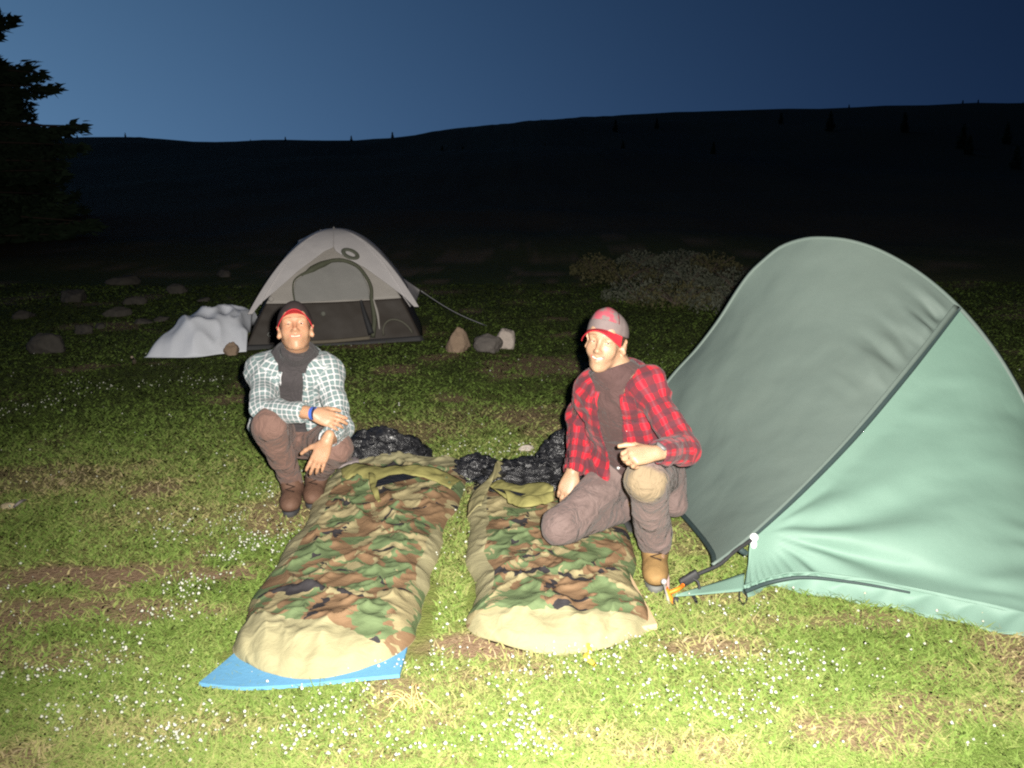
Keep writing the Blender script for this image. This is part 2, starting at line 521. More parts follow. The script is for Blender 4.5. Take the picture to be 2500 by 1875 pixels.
# ================================================================== the green hooped tent
def fabric(name, c0, c1, rough=0.6, spec=0.3, wr=0.22, wscale=4.0):
    m = NT(name)
    p = m.coord()
    big = m.noise(p, 2.2, 3)
    fine = m.noise(p, 160, 2)
    blot = m.noise(p, 9.0, 4, 0.6)
    col = m.mix(m.math('ADD', m.math('MULTIPLY', big, 0.6), m.math('MULTIPLY', blot, 0.4)), c0, c1)
    col = m.mix(0.25, col, m.ramp(fine, [(0.2, (0.7, 0.7, 0.7)), (0.8, (1, 1, 1))]), 'MULTIPLY')
    w1 = m.noise(p, wscale, 3, 0.5, 0.25)
    nb = m.bump(w1, wr, 0.03)
    nb = m.bump(fine, 0.08, 0.002, nb)
    return m.done(col, rough, spec, nb)
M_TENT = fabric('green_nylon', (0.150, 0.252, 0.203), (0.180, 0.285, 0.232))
M_TENT2 = fabric('grey_green_nylon', (0.118, 0.156, 0.141), (0.148, 0.186, 0.164))  # greyer green than the panel across the zip
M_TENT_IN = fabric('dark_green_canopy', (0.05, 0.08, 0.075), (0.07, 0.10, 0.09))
M_SEAM = plain('zip_tape', (0.035, 0.055, 0.055), 0.6)
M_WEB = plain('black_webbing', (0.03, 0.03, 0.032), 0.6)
M_ORANGE = plain('orange_cord', (0.85, 0.22, 0.02), 0.5)
M_METAL = NT('stake_metal').done((0.75, 0.72, 0.72), 0.35, 0.5, metal=0.6)
M_WHITE = NT('white_plastic').done((0.9, 0.9, 0.9), 0.3, 0.6)

A_STAKE = G(1640, 1470)
tent = empty('hoop_tent', tuple(G(2000, 1400)))
tag(tent, 'green nylon hoop tent with its vestibule pegged out beside the sleeping bags', 'tent')
hoopL = [G(1555, 1165), W(1585, 1040, 4.98), W(1612, 962, 4.97), W(1645, 915, 4.95), W(1700, 855, 4.92), W(1755, 783, 4.88), W(1800, 712, 4.84), W(1832, 668, 4.81), W(1868, 634, 4.78)]
hoopT = [W(1868, 634, 4.78), W(1905, 605, 4.75), W(1950, 588, 4.70), W(1992, 582, 4.65), W(2070, 588, 4.57), W(2150, 614, 4.50), W(2250, 672, 4.40), W(2342, 752, 4.30)]
hoopR = [W(2342, 752, 4.30), W(2420, 846, 4.21), W(2480, 942, 4.14), W(2545, 1075, 4.07), W(2600, 1220, 4.02), W(2630, 1345, 3.98)]
S_pt = hoopT[-1]
seam = [W(1745, 1380, 3.63), W(1790, 1347, 3.67), W(1838, 1308, 3.72), W(1960, 1195, 3.85), W(2090, 1060, 3.99), W(2225, 900, 4.14), W(2342, 752, 4.30)]
hemL = [G(1555, 1165), W(1600, 1195, 4.62), W(1650, 1240, 4.36), W(1705, 1302, 4.02), W(1740, 1352, 3.74), W(1745, 1380, 3.63)]
nu, nv = 110, 120
S = coons(hemL, hoopT, hoopL, seam, nu, nv)
u, v = np.linspace(0, 1, nu)[:, None], np.linspace(0, 1, nv)[None, :]
N = normals_of(S)
if N[nu // 2, nv // 2, 1] > 0: N = -N
edge = (np.sin(PI * u) * np.sin(PI * v))
P_ = S.reshape(-1, 3)
wr = (fbm(P_ * V3(4, 4, 3), 3).reshape(nu, nv) - 0.5) * 0.022 * np.minimum(1, edge * 3)
pk = smooth(0.66, 0.94, u) * (1 - smooth(0.94, 1.0, u)) * smooth(0.45, 0.75, v) * (1 - smooth(0.93, 1.0, v))
wr = wr + pk * 0.015 * (4.0 * (fbm(np.stack(np.broadcast_arrays(u * 3.5 + v * 4, v * 30, 0 * u * v), -1), 2) - 0.5) * (0.2 + 1.2 * vnoise(np.stack(np.broadcast_arrays(u * 4, v * 7, 0 * u * v + 3), -1))))
wr = wr + 0.035 * edge
S1 = S + N * wr[..., None]
o = mesh_obj('grey_green_panel', S1.reshape(-1, 3), grid_faces(nu, nv), M_TENT2, tent); solidify(o, 0.003)
o['label'] = 'greyer panel on the sleeping bag side of the zip'
# the brighter panel from the zip to the near foot of the hoop
D_pt = G(1815, 1443, 0.02)
hemR = [D_pt, W(1880, 1420, 3.62), W(1960, 1408, 3.60), W(2080, 1420, 3.56), W(2200, 1441, 3.50), W(2350, 1472, 3.42), W(2500, 1506, 3.34), W(2640, 1545, 3.26), W(2780, 1590, 3.18)]
left = [D_pt, W(1826, 1380, 3.67), W(1838, 1312, 3.715)] + seam[3:]
rightE = [hemR[-1], W(2740, 1480, 3.45), W(2690, 1400, 3.75), hoopR[-1]]
nu2, nv2 = 150, 130
S = coons(hemR, hoopR, left, rightE, nu2, nv2)
u, v = np.linspace(0, 1, nu2)[:, None], np.linspace(0, 1, nv2)[None, :]
N = normals_of(S)
if N[nu2 // 3, nv2 // 2, 1] > 0: N = -N
C_pt = W(1838, 1312, 3.715)
dv = S - C_pt
dist = np.linalg.norm(dv, axis=2)
el = np.arctan2(dv[..., 2], dv[..., 0])
edge = np.sin(PI * np.clip(u, 0, 1)) * np.sin(PI * v)
fan = np.sin(el * 26 + 1.5 * np.sin(dist * 4)) * 0.016 * smooth(0.05, 0.3, dist) * (1 - smooth(0.5, 1.3, dist)) * (1 - smooth(0.05, 0.45, el))
P_ = S.reshape(-1, 3)
wr = fan + (fbm(P_ * V3(2.5, 2.5, 6.0), 3).reshape(nu2, nv2) - 0.5) * 0.035 * np.minimum(1, 3 * edge)
rip = smooth(0.5, 0.75, u) * np.sin(v * 60 + 6 * fbm(P_ * 2.5, 2).reshape(nu2, nv2) * 3) * 0.004 * np.minimum(1, 3 * edge)
S2 = S + N * (wr + rip + 0.055 * edge)[..., None]
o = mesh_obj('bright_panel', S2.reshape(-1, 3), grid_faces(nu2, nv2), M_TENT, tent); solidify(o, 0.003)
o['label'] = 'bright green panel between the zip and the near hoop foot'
# skirt below the hem
foot = [D_pt + V3(0.01, -0.02, -0.015), G(1885, 1434), G(2000, 1456), G(2120, 1476), G(2250, 1502), G(2380, 1530), G(2520, 1562), G(2660, 1600), G(2790, 1640)]
Fh, Ft = spline(hemR, 150), spline(foot, 150)
rows = []
for k in range(12):
    q = k / 11
    r_ = (Fh + V3(0, 0.004, 0.018)) * (1 - q) + Ft * q
    r_[:, 1] += 0.02 * math.sin(PI * q) + 0.012 * np.sin(np.linspace(0, 40, 150) + 3 * q) * q
    r_[:, 2] += 0.010 * np.sin(np.linspace(0, 60, 150) + 2 * q) * math.sin(PI * q)
    rows.append(r_)
o = mesh_obj('skirt', np.stack(rows, 1).reshape(-1, 3), grid_faces(150, 12), M_TENT, tent); solidify(o, 0.003)
# flap running out to the peg
fl_ = coons([A_STAKE + V3(.01, 0, .02), G(1740, 1449, 0.02), D_pt], [A_STAKE + V3(.015, 0, .03), W(1740, 1424, 3.62), W(1818, 1398, 3.66)], [A_STAKE + V3(.01, 0, .02), A_STAKE + V3(.015, 0, .03)], [D_pt, W(1818, 1398, 3.66)], 24, 6)
o = mesh_obj('peg_flap', fl_.reshape(-1, 3), grid_faces(24, 6), M_TENT, tent); solidify(o, 0.003)
# zip band, hoop sleeve, hem binding
zp = spline(seam, 60)
o = mesh_obj('zip', *tube(zp[3:] + V3(-0.004, -0.012, 0.0), [0.006, 0.011, 0.013, 0.012, 0.008], 6), M_SEAM, tent)
o = mesh_obj('storm_flap', np.concatenate([zp[:, None] + V3(-0.006, -0.014, 0.006), zp[:, None] + V3(-0.030, -0.016, 0.018) * np.linspace(0.5, 1, 60)[:, None, None]], 1).reshape(-1, 3), grid_faces(60, 2), M_TENT2, tent)
solidify(o, 0.004)
full = hoopL + hoopT[1:] + hoopR[1:]
o = mesh_obj('hoop_sleeve', *tube(spline(full, 110), 0.010, 7), M_TENT2, tent)
o = mesh_obj('hem_binding', *tube(spline(hemL, 50), 0.011, 6), M_SEAM, tent)
o = mesh_obj('hem_binding', *tube(Fh[:70] + V3(0, -0.006, 0), [0.009, 0.006, 0.004], 6), M_SEAM, tent)
# the canopy behind the hoop
back = V3(0.53, 0.85, 0)
hp = spline(full, 70)
tops = []
for k in range(26):
    q = k / 25
    c = hp.mean(0); c[2] = 0
    sc = 1 - 0.62 * q ** 1.6
    r_ = c + (hp - c) * np.array((sc, sc, 1 - 0.70 * q ** 1.3)) + back * 1.9 * q
    r_[:, 2] = np.maximum(r_[:, 2], 0.0)
    tops.append(r_)
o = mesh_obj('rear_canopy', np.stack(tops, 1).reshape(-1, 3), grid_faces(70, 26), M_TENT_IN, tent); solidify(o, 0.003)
# pull-outs on the vestibule
strap = [seam[0] + V3(0.02, 0, .005), W(1700, 1404, 3.60), W(1668, 1428, 3.575)]
o = mesh_obj('strap', *tube(spline([W(1838, 1316, 3.70), W(1790, 1349, 3.655)] + strap, 30), 0.0075, 6), M_WEB, tent)
o = mesh_obj('buckle', *boxy(W(1683, 1412, 3.585), V3(.030, 0, .020), V3(0, .01, 0), V3(-.008, 0, .014)), M_WEB, tent)
o = mesh_obj('strap_tail', *tube(spline([W(1690, 1412, 3.58), W(1704, 1420, 3.57), W(1708, 1438, 3.57)], 10), 0.005, 5), M_WEB, tent)
o = mesh_obj('hem_tie', *tube(spline([W(1800, 1335, 3.68), W(1812, 1345, 3.68), W(1820, 1350, 3.69)], 8), 0.012, 6), M_SEAM, tent)
for a in [(1808, 1432), (1816, 1470)]:
    pass
o = mesh_obj('peg_loop', *join([tube(spline([G(1806, 1440, .02), G(1805, 1462, .012), G(1812, 1476, .01)], 8), 0.0035, 5), tube(spline([G(1818, 1440, .02), G(1824, 1462, .012), G(1814, 1477, .01)], 8), 0.0035, 5)]), M_WEB, tent)
o = mesh_obj('peg_loop', *tube(spline([G(1690, 1452, .012), G(1697, 1462, .014), G(1700, 1472, .008)], 8), 0.006, 5), M_WEB, tent)
def ball(c, r, seg=12, ring=8, sc=(1, 1, 1)):
    vs_ = []
    for i in range(ring + 1):
        a = PI * i / ring
        for k in range(seg):
            b = 2 * PI * k / seg
            vs_.append(np.asarray(c) + r * V3(math.sin(a) * math.cos(b) * sc[0], math.sin(a) * math.sin(b) * sc[1], math.cos(a) * sc[2]))
    return vs_, [list(q) for q in grid_faces(ring + 1, seg, close_v=True)]
tg = W(1841, 1312, 3.70)
o = mesh_obj('toggle', *join([ball(tg, 0.0165), ball(tg + V3(0.0, -0.002, -0.027), 0.0145, sc=(0.85, 0.85, 1.2)), tube([tg, tg + V3(0, 0, -.05)], 0.004, 6)]), M_WHITE, tent)
o['label'] = 'small white plastic toggle at the foot of the zip'
pl = empty('tent_peg', tuple(A_STAKE))
tag(pl, 'bright metal tent peg with orange cord loops holding the vestibule strap', 'tent peg')
mesh_obj('shaft', *tube([A_STAKE + V3(0.004, -0.01, -0.06), A_STAKE + V3(-0.030, 0.0, 0.075)], 0.0055, 6), M_METAL, pl)
mesh_obj('peg_head', *ball(A_STAKE + V3(-0.030, 0.0, 0.078), 0.011), M_METAL, pl)
mesh_obj('orange_loop', *tube(spline([A_STAKE + V3(-0.022, 0.0, 0.055), A_STAKE + V3(-0.008, 0, 0.02), A_STAKE + V3(0.008, 0, 0.0)], 8), 0.0085, 6), M_ORANGE, pl)
mesh_obj('orange_loop', *tube(spline([A_STAKE + V3(-0.014, 0.0, 0.035), A_STAKE + V3(0.02, 0, 0.05), W(1667, 1429, 3.57)], 8), 0.0075, 6), M_ORANGE, pl)
mesh_obj('cord_knot', *ball(A_STAKE + V3(0.014, -0.004, 0.008), 0.014), M_WEB, pl)
tw = G(1628, 1432)
o = mesh_obj('twig', *tube(spline([G(1630, 1446, .005), G(1631, 1420, .02), G(1629, 1386, .045)], 10), [0.006, 0.007, 0.004], 6), plain('pale_twig', (0.42, 0.30, 0.27), 0.8))
tag(o, 'short pale twig standing in the turf next to the tent peg', 'twig')

# ================================================================== the grey dome tent behind
M_FLY = fabric('grey_fly_nylon', (0.47, 0.445, 0.45), (0.53, 0.505, 0.505), wr=0.35, wscale=3.0)
M_DOOR = fabric('grey_mesh_door', (0.24, 0.235, 0.225), (0.28, 0.275, 0.26), rough=0.8, wr=0.4, wscale=6.0)
M_WALL = fabric('charcoal_wall', (0.038, 0.031, 0.026), (0.050, 0.041, 0.035), wr=0.3, wscale=3.0)
M_PALE = fabric('pale_inner_wall', (0.33, 0.31, 0.285), (0.38, 0.35, 0.325), wr=0.3, wscale=5.0)
M_ZIPD = plain('olive_zip', (0.085, 0.09, 0.06), 0.7)
dome = empty('dome_tent', tuple(G(815, 840)))
tag(dome, 'grey and charcoal dome tent with arched door behind the crouching person', 'tent')
FL, FR = G(598, 856), G(1032, 832)
fwd2 = unit(V3(-(FR - FL)[1], (FR - FL)[0], 0))
width = np.linalg.norm(FR - FL)
apex = WR(816, 574, (FL[1] + FR[1]) / 2 + width * 0.46)
HT = apex[2]
ctr = V3(apex[0], apex[1], 0)
BR, BL = 2 * ctr - FL, 2 * ctr - FR
def pole(c, t, lift=0.0):
    t = np.asarray(t, float)[..., None]
    q = c + (ctr - c) * t
    q = q + V3(0, 0, 1) * (HT + lift) * t * (2 - t)
    return q + unit(c - ctr) * lift * (1 - t)
def dome_panel(cA, cB, u0, u1, v0, v1, nu, nv, bulge=0.05, lift=0.0, wrk=0.0, seed=0.0, ufn=None):
    v = np.linspace(0, 1, nv)[None, :]
    u = np.linspace(0, 1, nu)[:, None]
    vv = v0 + (v1 - v0) * v + 0 * u
    if ufn is None:
        uu = u0 + (u1 - u0) * u + 0 * v
    else:
        a, b = ufn(vv[0])
        uu = a[None] + (b - a)[None] * u
    A, B = pole(cA, vv, lift), pole(cB, vv, lift)
    out = unit((cA + cB) / 2 - ctr)
    P = A + (B - A) * uu[..., None]
    w = np.linalg.norm(B - A, axis=2)
    P = P + (out * 0.8 + V3(0, 0, 0.5)) * (bulge * w * 4 * uu * (1 - uu))[..., None]
    if wrk:
        P = P + out * ((fbm(P.reshape(-1, 3) * 5 + seed, 3).reshape(P.shape[:2]) - 0.5) * wrk)[..., None]
    return P
def panel_obj(name, P, mat, parent=dome, th=0.004):
    o = mesh_obj(name, P.reshape(-1, 3), grid_faces(*P.shape[:2]), mat, parent)
    solidify(o, th)
    return o
VB = 0.232           # where charcoal meets grey, along the poles
panel_obj('lower_wall', dome_panel(FL, FR, 0, 1, 0.012, VB, 60, 24, -0.02, 0.0, 0.03), M_WALL)
panel_obj('upper_wall', dome_panel(FL, FR, 0, 1, VB, 0.985, 60, 40, -0.02, 0.0, 0.03), M_PALE)
for a, b, nm in ((FR, BR, 'side_wall'), (BR, BL, 'rear_wall'), (BL, FL, 'side_wall')):
    panel_obj(nm, dome_panel(a, b, 0, 1, 0.0, 1.0, 30, 30, 0.03, -0.01), M_WALL)
# door of grey mesh with its zip
du0 = lambda v: (np.interp(v, [VB, .31, .37, .42, .48, .51], [.215, .17, .155, .22, .37, .45]), np.interp(v, [VB, .31, .42, .46, .51], [.755, .78, .765, .73, .62]))
DP = dome_panel(FL, FR, 0, 1, VB + 0.004, 0.51, 40, 30, -0.012, 0.012, 0.03, 2.0, du0)
panel_obj('door', DP, M_DOOR)
def on_front(u, v, lift=0.015, bulge=-0.02):
    A, B = pole(FL, np.array(v), lift), pole(FR, np.array(v), lift)
    out = unit((FL + FR) / 2 - ctr)
    P = A + (B - A) * u
    return P + (out * 0.8 + V3(0, 0, .5)) * (bulge * np.linalg.norm(B - A) * 4 * u * (1 - u))
zl = [on_front(u_, v_, 0.03) for u_, v_ in [(.215, VB), (.17, .31), (.155, .37), (.22, .42), (.37, .485), (.50, .515), (.61, .51), (.735, .46), (.785, .37), (.79, .30), (.765, VB), (.745, .12), (.71, .035)]]
mesh_obj('door_zip', *tube(spline(zl, 70), [0.006, 0.006, 0.010, 0.016, 0.016, 0.014, 0.016, 0.020, 0.020], 6), M_ZIPD, dome)
mesh_obj('door_band', *tube(spline([on_front(.20, .40, .026), on_front(.33, .47, .026), on_front(.5, .525, .026)], 24), [0.004, 0.030, 0.028, 0.012], 6), M_ZIPD, dome)
mesh_obj('door_fold', *tube(spline([on_front(.685, VB - .005, .03), on_front(.69, .15, .035), on_front(.705, .05, .035)], 16), [0.012, 0.022, 0.03], 7), M_WEB, dome)
mesh_obj('pale_strap', *tube(spline([on_front(.775, VB, .03), on_front(.775, .15, .03), on_front(.76, .07, .03)], 16), [0.010, 0.012, 0.006], 6), M_PALE, dome)
mesh_obj('sill', *tube(spline([on_front(.2, .030, .03), on_front(.45, .028, .035), on_front(.69, .034, .03)], 20), 0.016, 7), plain('sill_fabric', (0.14, 0.12, 0.09), 0.8), dome)
vt = [on_front(.86 + .085 * math.cos(a), .04 + .075 * math.sin(a), .03) for a in np.linspace(0, PI, 16)]
mesh_obj('vent_rim', *tube(vt, 0.010, 6), plain('vent_rim', (0.10, 0.095, 0.075), 0.8), dome)
panel_obj('base_shade', dome_panel(FL, FR, -0.002, 1.002, 0.0, 0.026, 40, 4, -0.02, 0.016), M_WEB)  # black strip added for the shade under the front edge
# rain fly: two wide strips over the front poles, meeting on the ridge
strip = {}
fly_l = lambda v: (np.full_like(v, -0.05), np.interp(v, [.15, .225, .30, .42, .57, .61, 1.0], [-0.03, .0, .07, .18, .38, .5, .5]))
fly_r = lambda v: (np.interp(v, [.15, .225, .31, .42, .565, .61, 1.0], [1.03, .99, .91, .79, .53, .5, .5]), np.full_like(v, 1.05))
for nm, fn, sd in (('fly_strip', fly_l, 1.0), ('fly_strip', fly_r, 4.0)):
    P = dome_panel(FL, FR, 0, 1, 0.17, 1.0, 26, 60, 0.02, 0.055, 0.03, sd, fn)
    panel_obj(nm, P, M_FLY)
for a, b in ((FR, BR), (BR, BL), (BL, FL)):
    panel_obj('fly_side', dome_panel(a, b, -0.02, 1.02, 0.22, 1.0, 30, 40, 0.04, 0.055, 0.02), M_FLY)
# hub on the ridge, ring-shaped emblem, pale button, fly wing and guy line
mesh_obj('ridge_seam', *tube(spline([apex + V3(0, -.02, .062), on_front(.5, .96, .07), on_front(.5, .925, .06)], 10), 0.007, 6), M_PALE, dome)
def emblem_at(px, py):
    best = None
    for v_ in np.linspace(.3, .98, 140):
        for u_ in np.linspace(.3, 1.02, 60):
            q = on_front(u_, v_, 0.075, 0.02)
            d_ = ray(px, py)
            t_ = q[1] / d_[1]
            e = abs(q[0] - d_[0] * t_) + abs(q[2] - (CAM_H + d_[2] * t_))
            if best is None or e < best[0]: best = (e, u_, v_)
    return best[1], best[2]
eu, ev = emblem_at(856, 623)
e0 = on_front(eu, ev, 0.075, 0.02)
tu = unit(on_front(eu + .03, ev, 0.075, .02) - e0); tv = unit(on_front(eu, ev + .03, 0.075, .02) - e0)
tx = unit(V3(1, 0, -0.55)); nrm_ = unit(np.cross(tu, tv)); nrm_ = nrm_ if nrm_[1] < 0 else -nrm_
ty = unit(np.cross(nrm_, tx)); tx = unit(np.cross(ty, nrm_))
ring_v = []
for k in range(24):
    a = 2 * PI * k / 24
    for r_, h_ in ((0.045, .004), (0.052, .010), (0.078, .010), (0.085, .004)):
        ring_v.append(e0 + tx * math.cos(a) * r_ * 0.95 + ty * math.sin(a) * r_ * (0.62 if r_ > .06 else .42) + nrm_ * (h_ + 0.012))
mesh_obj('emblem', ring_v, [list(q) for q in grid_faces(24, 4, close_u=True)], plain('emblem_ink', (0.10, 0.105, 0.08), 0.7), dome)
mesh_obj('button', *ball(on_front(.075, .235, .085, .02), 0.022, sc=(1, .4, 1)), M_PALE, dome)
mesh_obj('button', *ball(on_front(.42, .165, .02), 0.020, sc=(1, .4, 1)), plain('dark_button', (0.13, 0.13, 0.11)), dome)
# pale worn lettering on the charcoal wall, too blurred in the photo to be words: a ring and three short strokes
lp = [on_front(u_, v_, 0.022) for u_, v_ in ((.115, .072), (.20, .082))]
ld = unit(lp[1] - lp[0]); lu = V3(0, -.1, 1)
strokes = [tube([lp[0] + 0.016 * (math.cos(a) * ld + math.sin(a) * lu) for a in np.linspace(0, 2 * PI, 12)], 0.005, 5)]
for s_, h_ in ((.035, .022), (.05, .03), (.066, .026), (.082, .03), (.10, .028), (.116, .028)):
    b_ = lp[0] + ld * s_ * 1.1
    strokes.append(tube([b_ - lu * .012, b_ + lu * (h_ - .014) + ld * .006], 0.0045, 5))
mesh_obj('wall_lettering', *join(strokes), plain('worn_white_print', (0.30, 0.30, 0.28)), dome)
wing_t = WR(1028, 710, apex[1] + 0.55)
W0, W1 = pole(FR, np.array(0.60), .04) + V3(-.02, .12, 0), pole(FR, np.array(0.16), .04) + V3(-.02, .12, 0)
wq = coons([W1, (W1 + wing_t) / 2 + V3(0, 0, -.03), wing_t + V3(-.02, 0, -.03)], [W0, (W0 + wing_t) / 2 + V3(0, 0, -.02), wing_t], [W1, (W0 + W1) / 2, W0], [wing_t + V3(-.02, 0, -.03), wing_t], 20, 12)
panel_obj('fly_wing', wq, M_FLY)
guy_end = G(1188, 812)
mesh_obj('guy_line', *tube([wing_t + (guy_end + V3(0, 0, .06) - wing_t) * t + V3(0, 0, -.03 * math.sin(PI * t)) for t in np.linspace(0, 1, 12)], 0.0042, 5), plain('grey_cord', (0.28, 0.28, 0.30)), dome)
wl_t = WR(727, 588, apex[1] + 0.5)
W0, W1 = pole(BL, np.array(0.85), .06), pole(BL, np.array(0.5), .06)
wq = coons([W1, (W1 + wl_t) / 2, wl_t + V3(0, 0, -.04)], [W0, (W0 + wl_t) / 2, wl_t], [W1, (W0 + W1) / 2, W0], [wl_t + V3(0, 0, -.04), wl_t], 14, 8)
panel_obj('fly_wing', wq, M_FLY)
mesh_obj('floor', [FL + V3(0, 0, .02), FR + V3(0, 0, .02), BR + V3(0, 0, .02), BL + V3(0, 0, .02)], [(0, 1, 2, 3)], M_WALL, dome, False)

# ------------------------------------------------------------------ the pale tarp heaped beside it
nu, nv = 90, 50
front = [G(352, 876), G(420, 877), G(480, 876), G(540, 868), G(602, 862)]
rearT = [G(360, 872), W(425, 835, 7.95), W(468, 803, 8.15), W(510, 776, 8.3), W(560, 758, 8.4), W(620, 757, 8.4)]
leftT = [front[0], rearT[0]]
rightT = [front[-1], W(608, 812, 8.0), rearT[-1]]
S = coons(front, rearT, leftT, rightT, nu, nv)
u, v = np.linspace(0, 1, nu)[:, None], np.linspace(0, 1, nv)[None, :]
P_ = S.reshape(-1, 3)
fold = (1 - np.abs(2 * fbm(P_ * V3(5.0, 3.0, 1.0) + 3.3, 2).reshape(nu, nv) - 1)) ** 3
S[..., 2] += 0.11 * (fold - 0.45) * np.sin(PI * v) ** 0.5 * smooth(0, .2, u) + 0.17 * np.sin(PI * v) ** 0.7 * np.sin(PI * u) ** 0.8
S[..., 2] = np.maximum(S[..., 2], 0.012)
bk = S[:, -1] * 1.0; bk = bk + V3(0, 0.30, 0); bk[:, 2] = 0.0
S = np.concatenate([S, (S[:, -1:] * .6 + bk[:, None] * .4) * V3(1, 1, 1), bk[:, None]], 1)
o = mesh_obj('tarp', S.reshape(-1, 3), grid_faces(nu, nv + 2), fabric('pale_tarp', (0.66, 0.69, 0.77), (0.74, 0.76, 0.82), wr=0.4, wscale=4.0))
solidify(o, 0.003)
tag(o, 'pale bluish white tarp heaped on the turf against the dome tent', 'tarp')
# ================================================================== sleeping bags and mats
def camo(name, pale):
    m = NT(name)
    cl = m.attr('cloth')
    wob = m.noise(cl, 7.0, 3, 0.6, 0, 1)
    off = m.node('ShaderNodeVectorMath', operation='MULTIPLY_ADD')
    m.put(off.inputs[0], wob); off.inputs[1].default_value = (0.16, 0.16, 0.0); m.put(off.inputs[2], cl)
    q = off.outputs[0]
    def blobs(shift, sc, thr, str_=(1.0, 1.6, 1.0)):
        sh = m.node('ShaderNodeVectorMath', operation='ADD'); m.put(sh.inputs[0], q); sh.inputs[1].default_value = shift
        n_ = m.noise(m.scale(sh.outputs[0], str_), sc, 2.5, 0.52, 0.6)
        return m.math('GREATER_THAN', n_, thr)
    k = 1.0 + 0.25 * pale
    khaki = (0.30 * k, 0.255 * k, 0.14 * k)
    green, brown, black = (0.125 * k, 0.170 * k, 0.080 * k), (0.205 * k, 0.128 * k, 0.072 * k), (0.035, 0.032, 0.035)
    col = m.mix(blobs((3, 1, 0), 5.6, 0.495, (1.2, 1.2, 1)), green, brown)
    col = m.mix(blobs((7, 5, 0), 7.0, 0.55, (1.3, 1.0, 1.0)), col, khaki)
    col = m.mix(blobs((1, 9, 0), 7.0, 0.625, (1.0, 1.5, 1.0)), col, black)
    plainc = m.mix(m.noise(cl, 8, 3), (0.265 * k, 0.242 * k, 0.138 * k), (0.33 * k, 0.298 * k, 0.175 * k))
    # the bare khaki shell: foot end and side strips (attribute 'bare' > 0.5, ragged by the print)
    bare = m.math('ADD', m.attr('bare', 'Fac'), m.math('MULTIPLY', m.math('SUBTRACT', m.noise(q, 9.0, 2), 0.5), 0.55))
    col = m.mix(m.math('GREATER_THAN', bare, 0.5), col, plainc)
    fine = m.noise(cl, 300, 2)
    w1 = m.noise(cl, 12.0, 4, 0.6, 1.2)
    return m.done(col, 0.75, 0.2, m.bump(fine, 0.1, 0.001, m.bump(w1, 0.35, 0.02)))
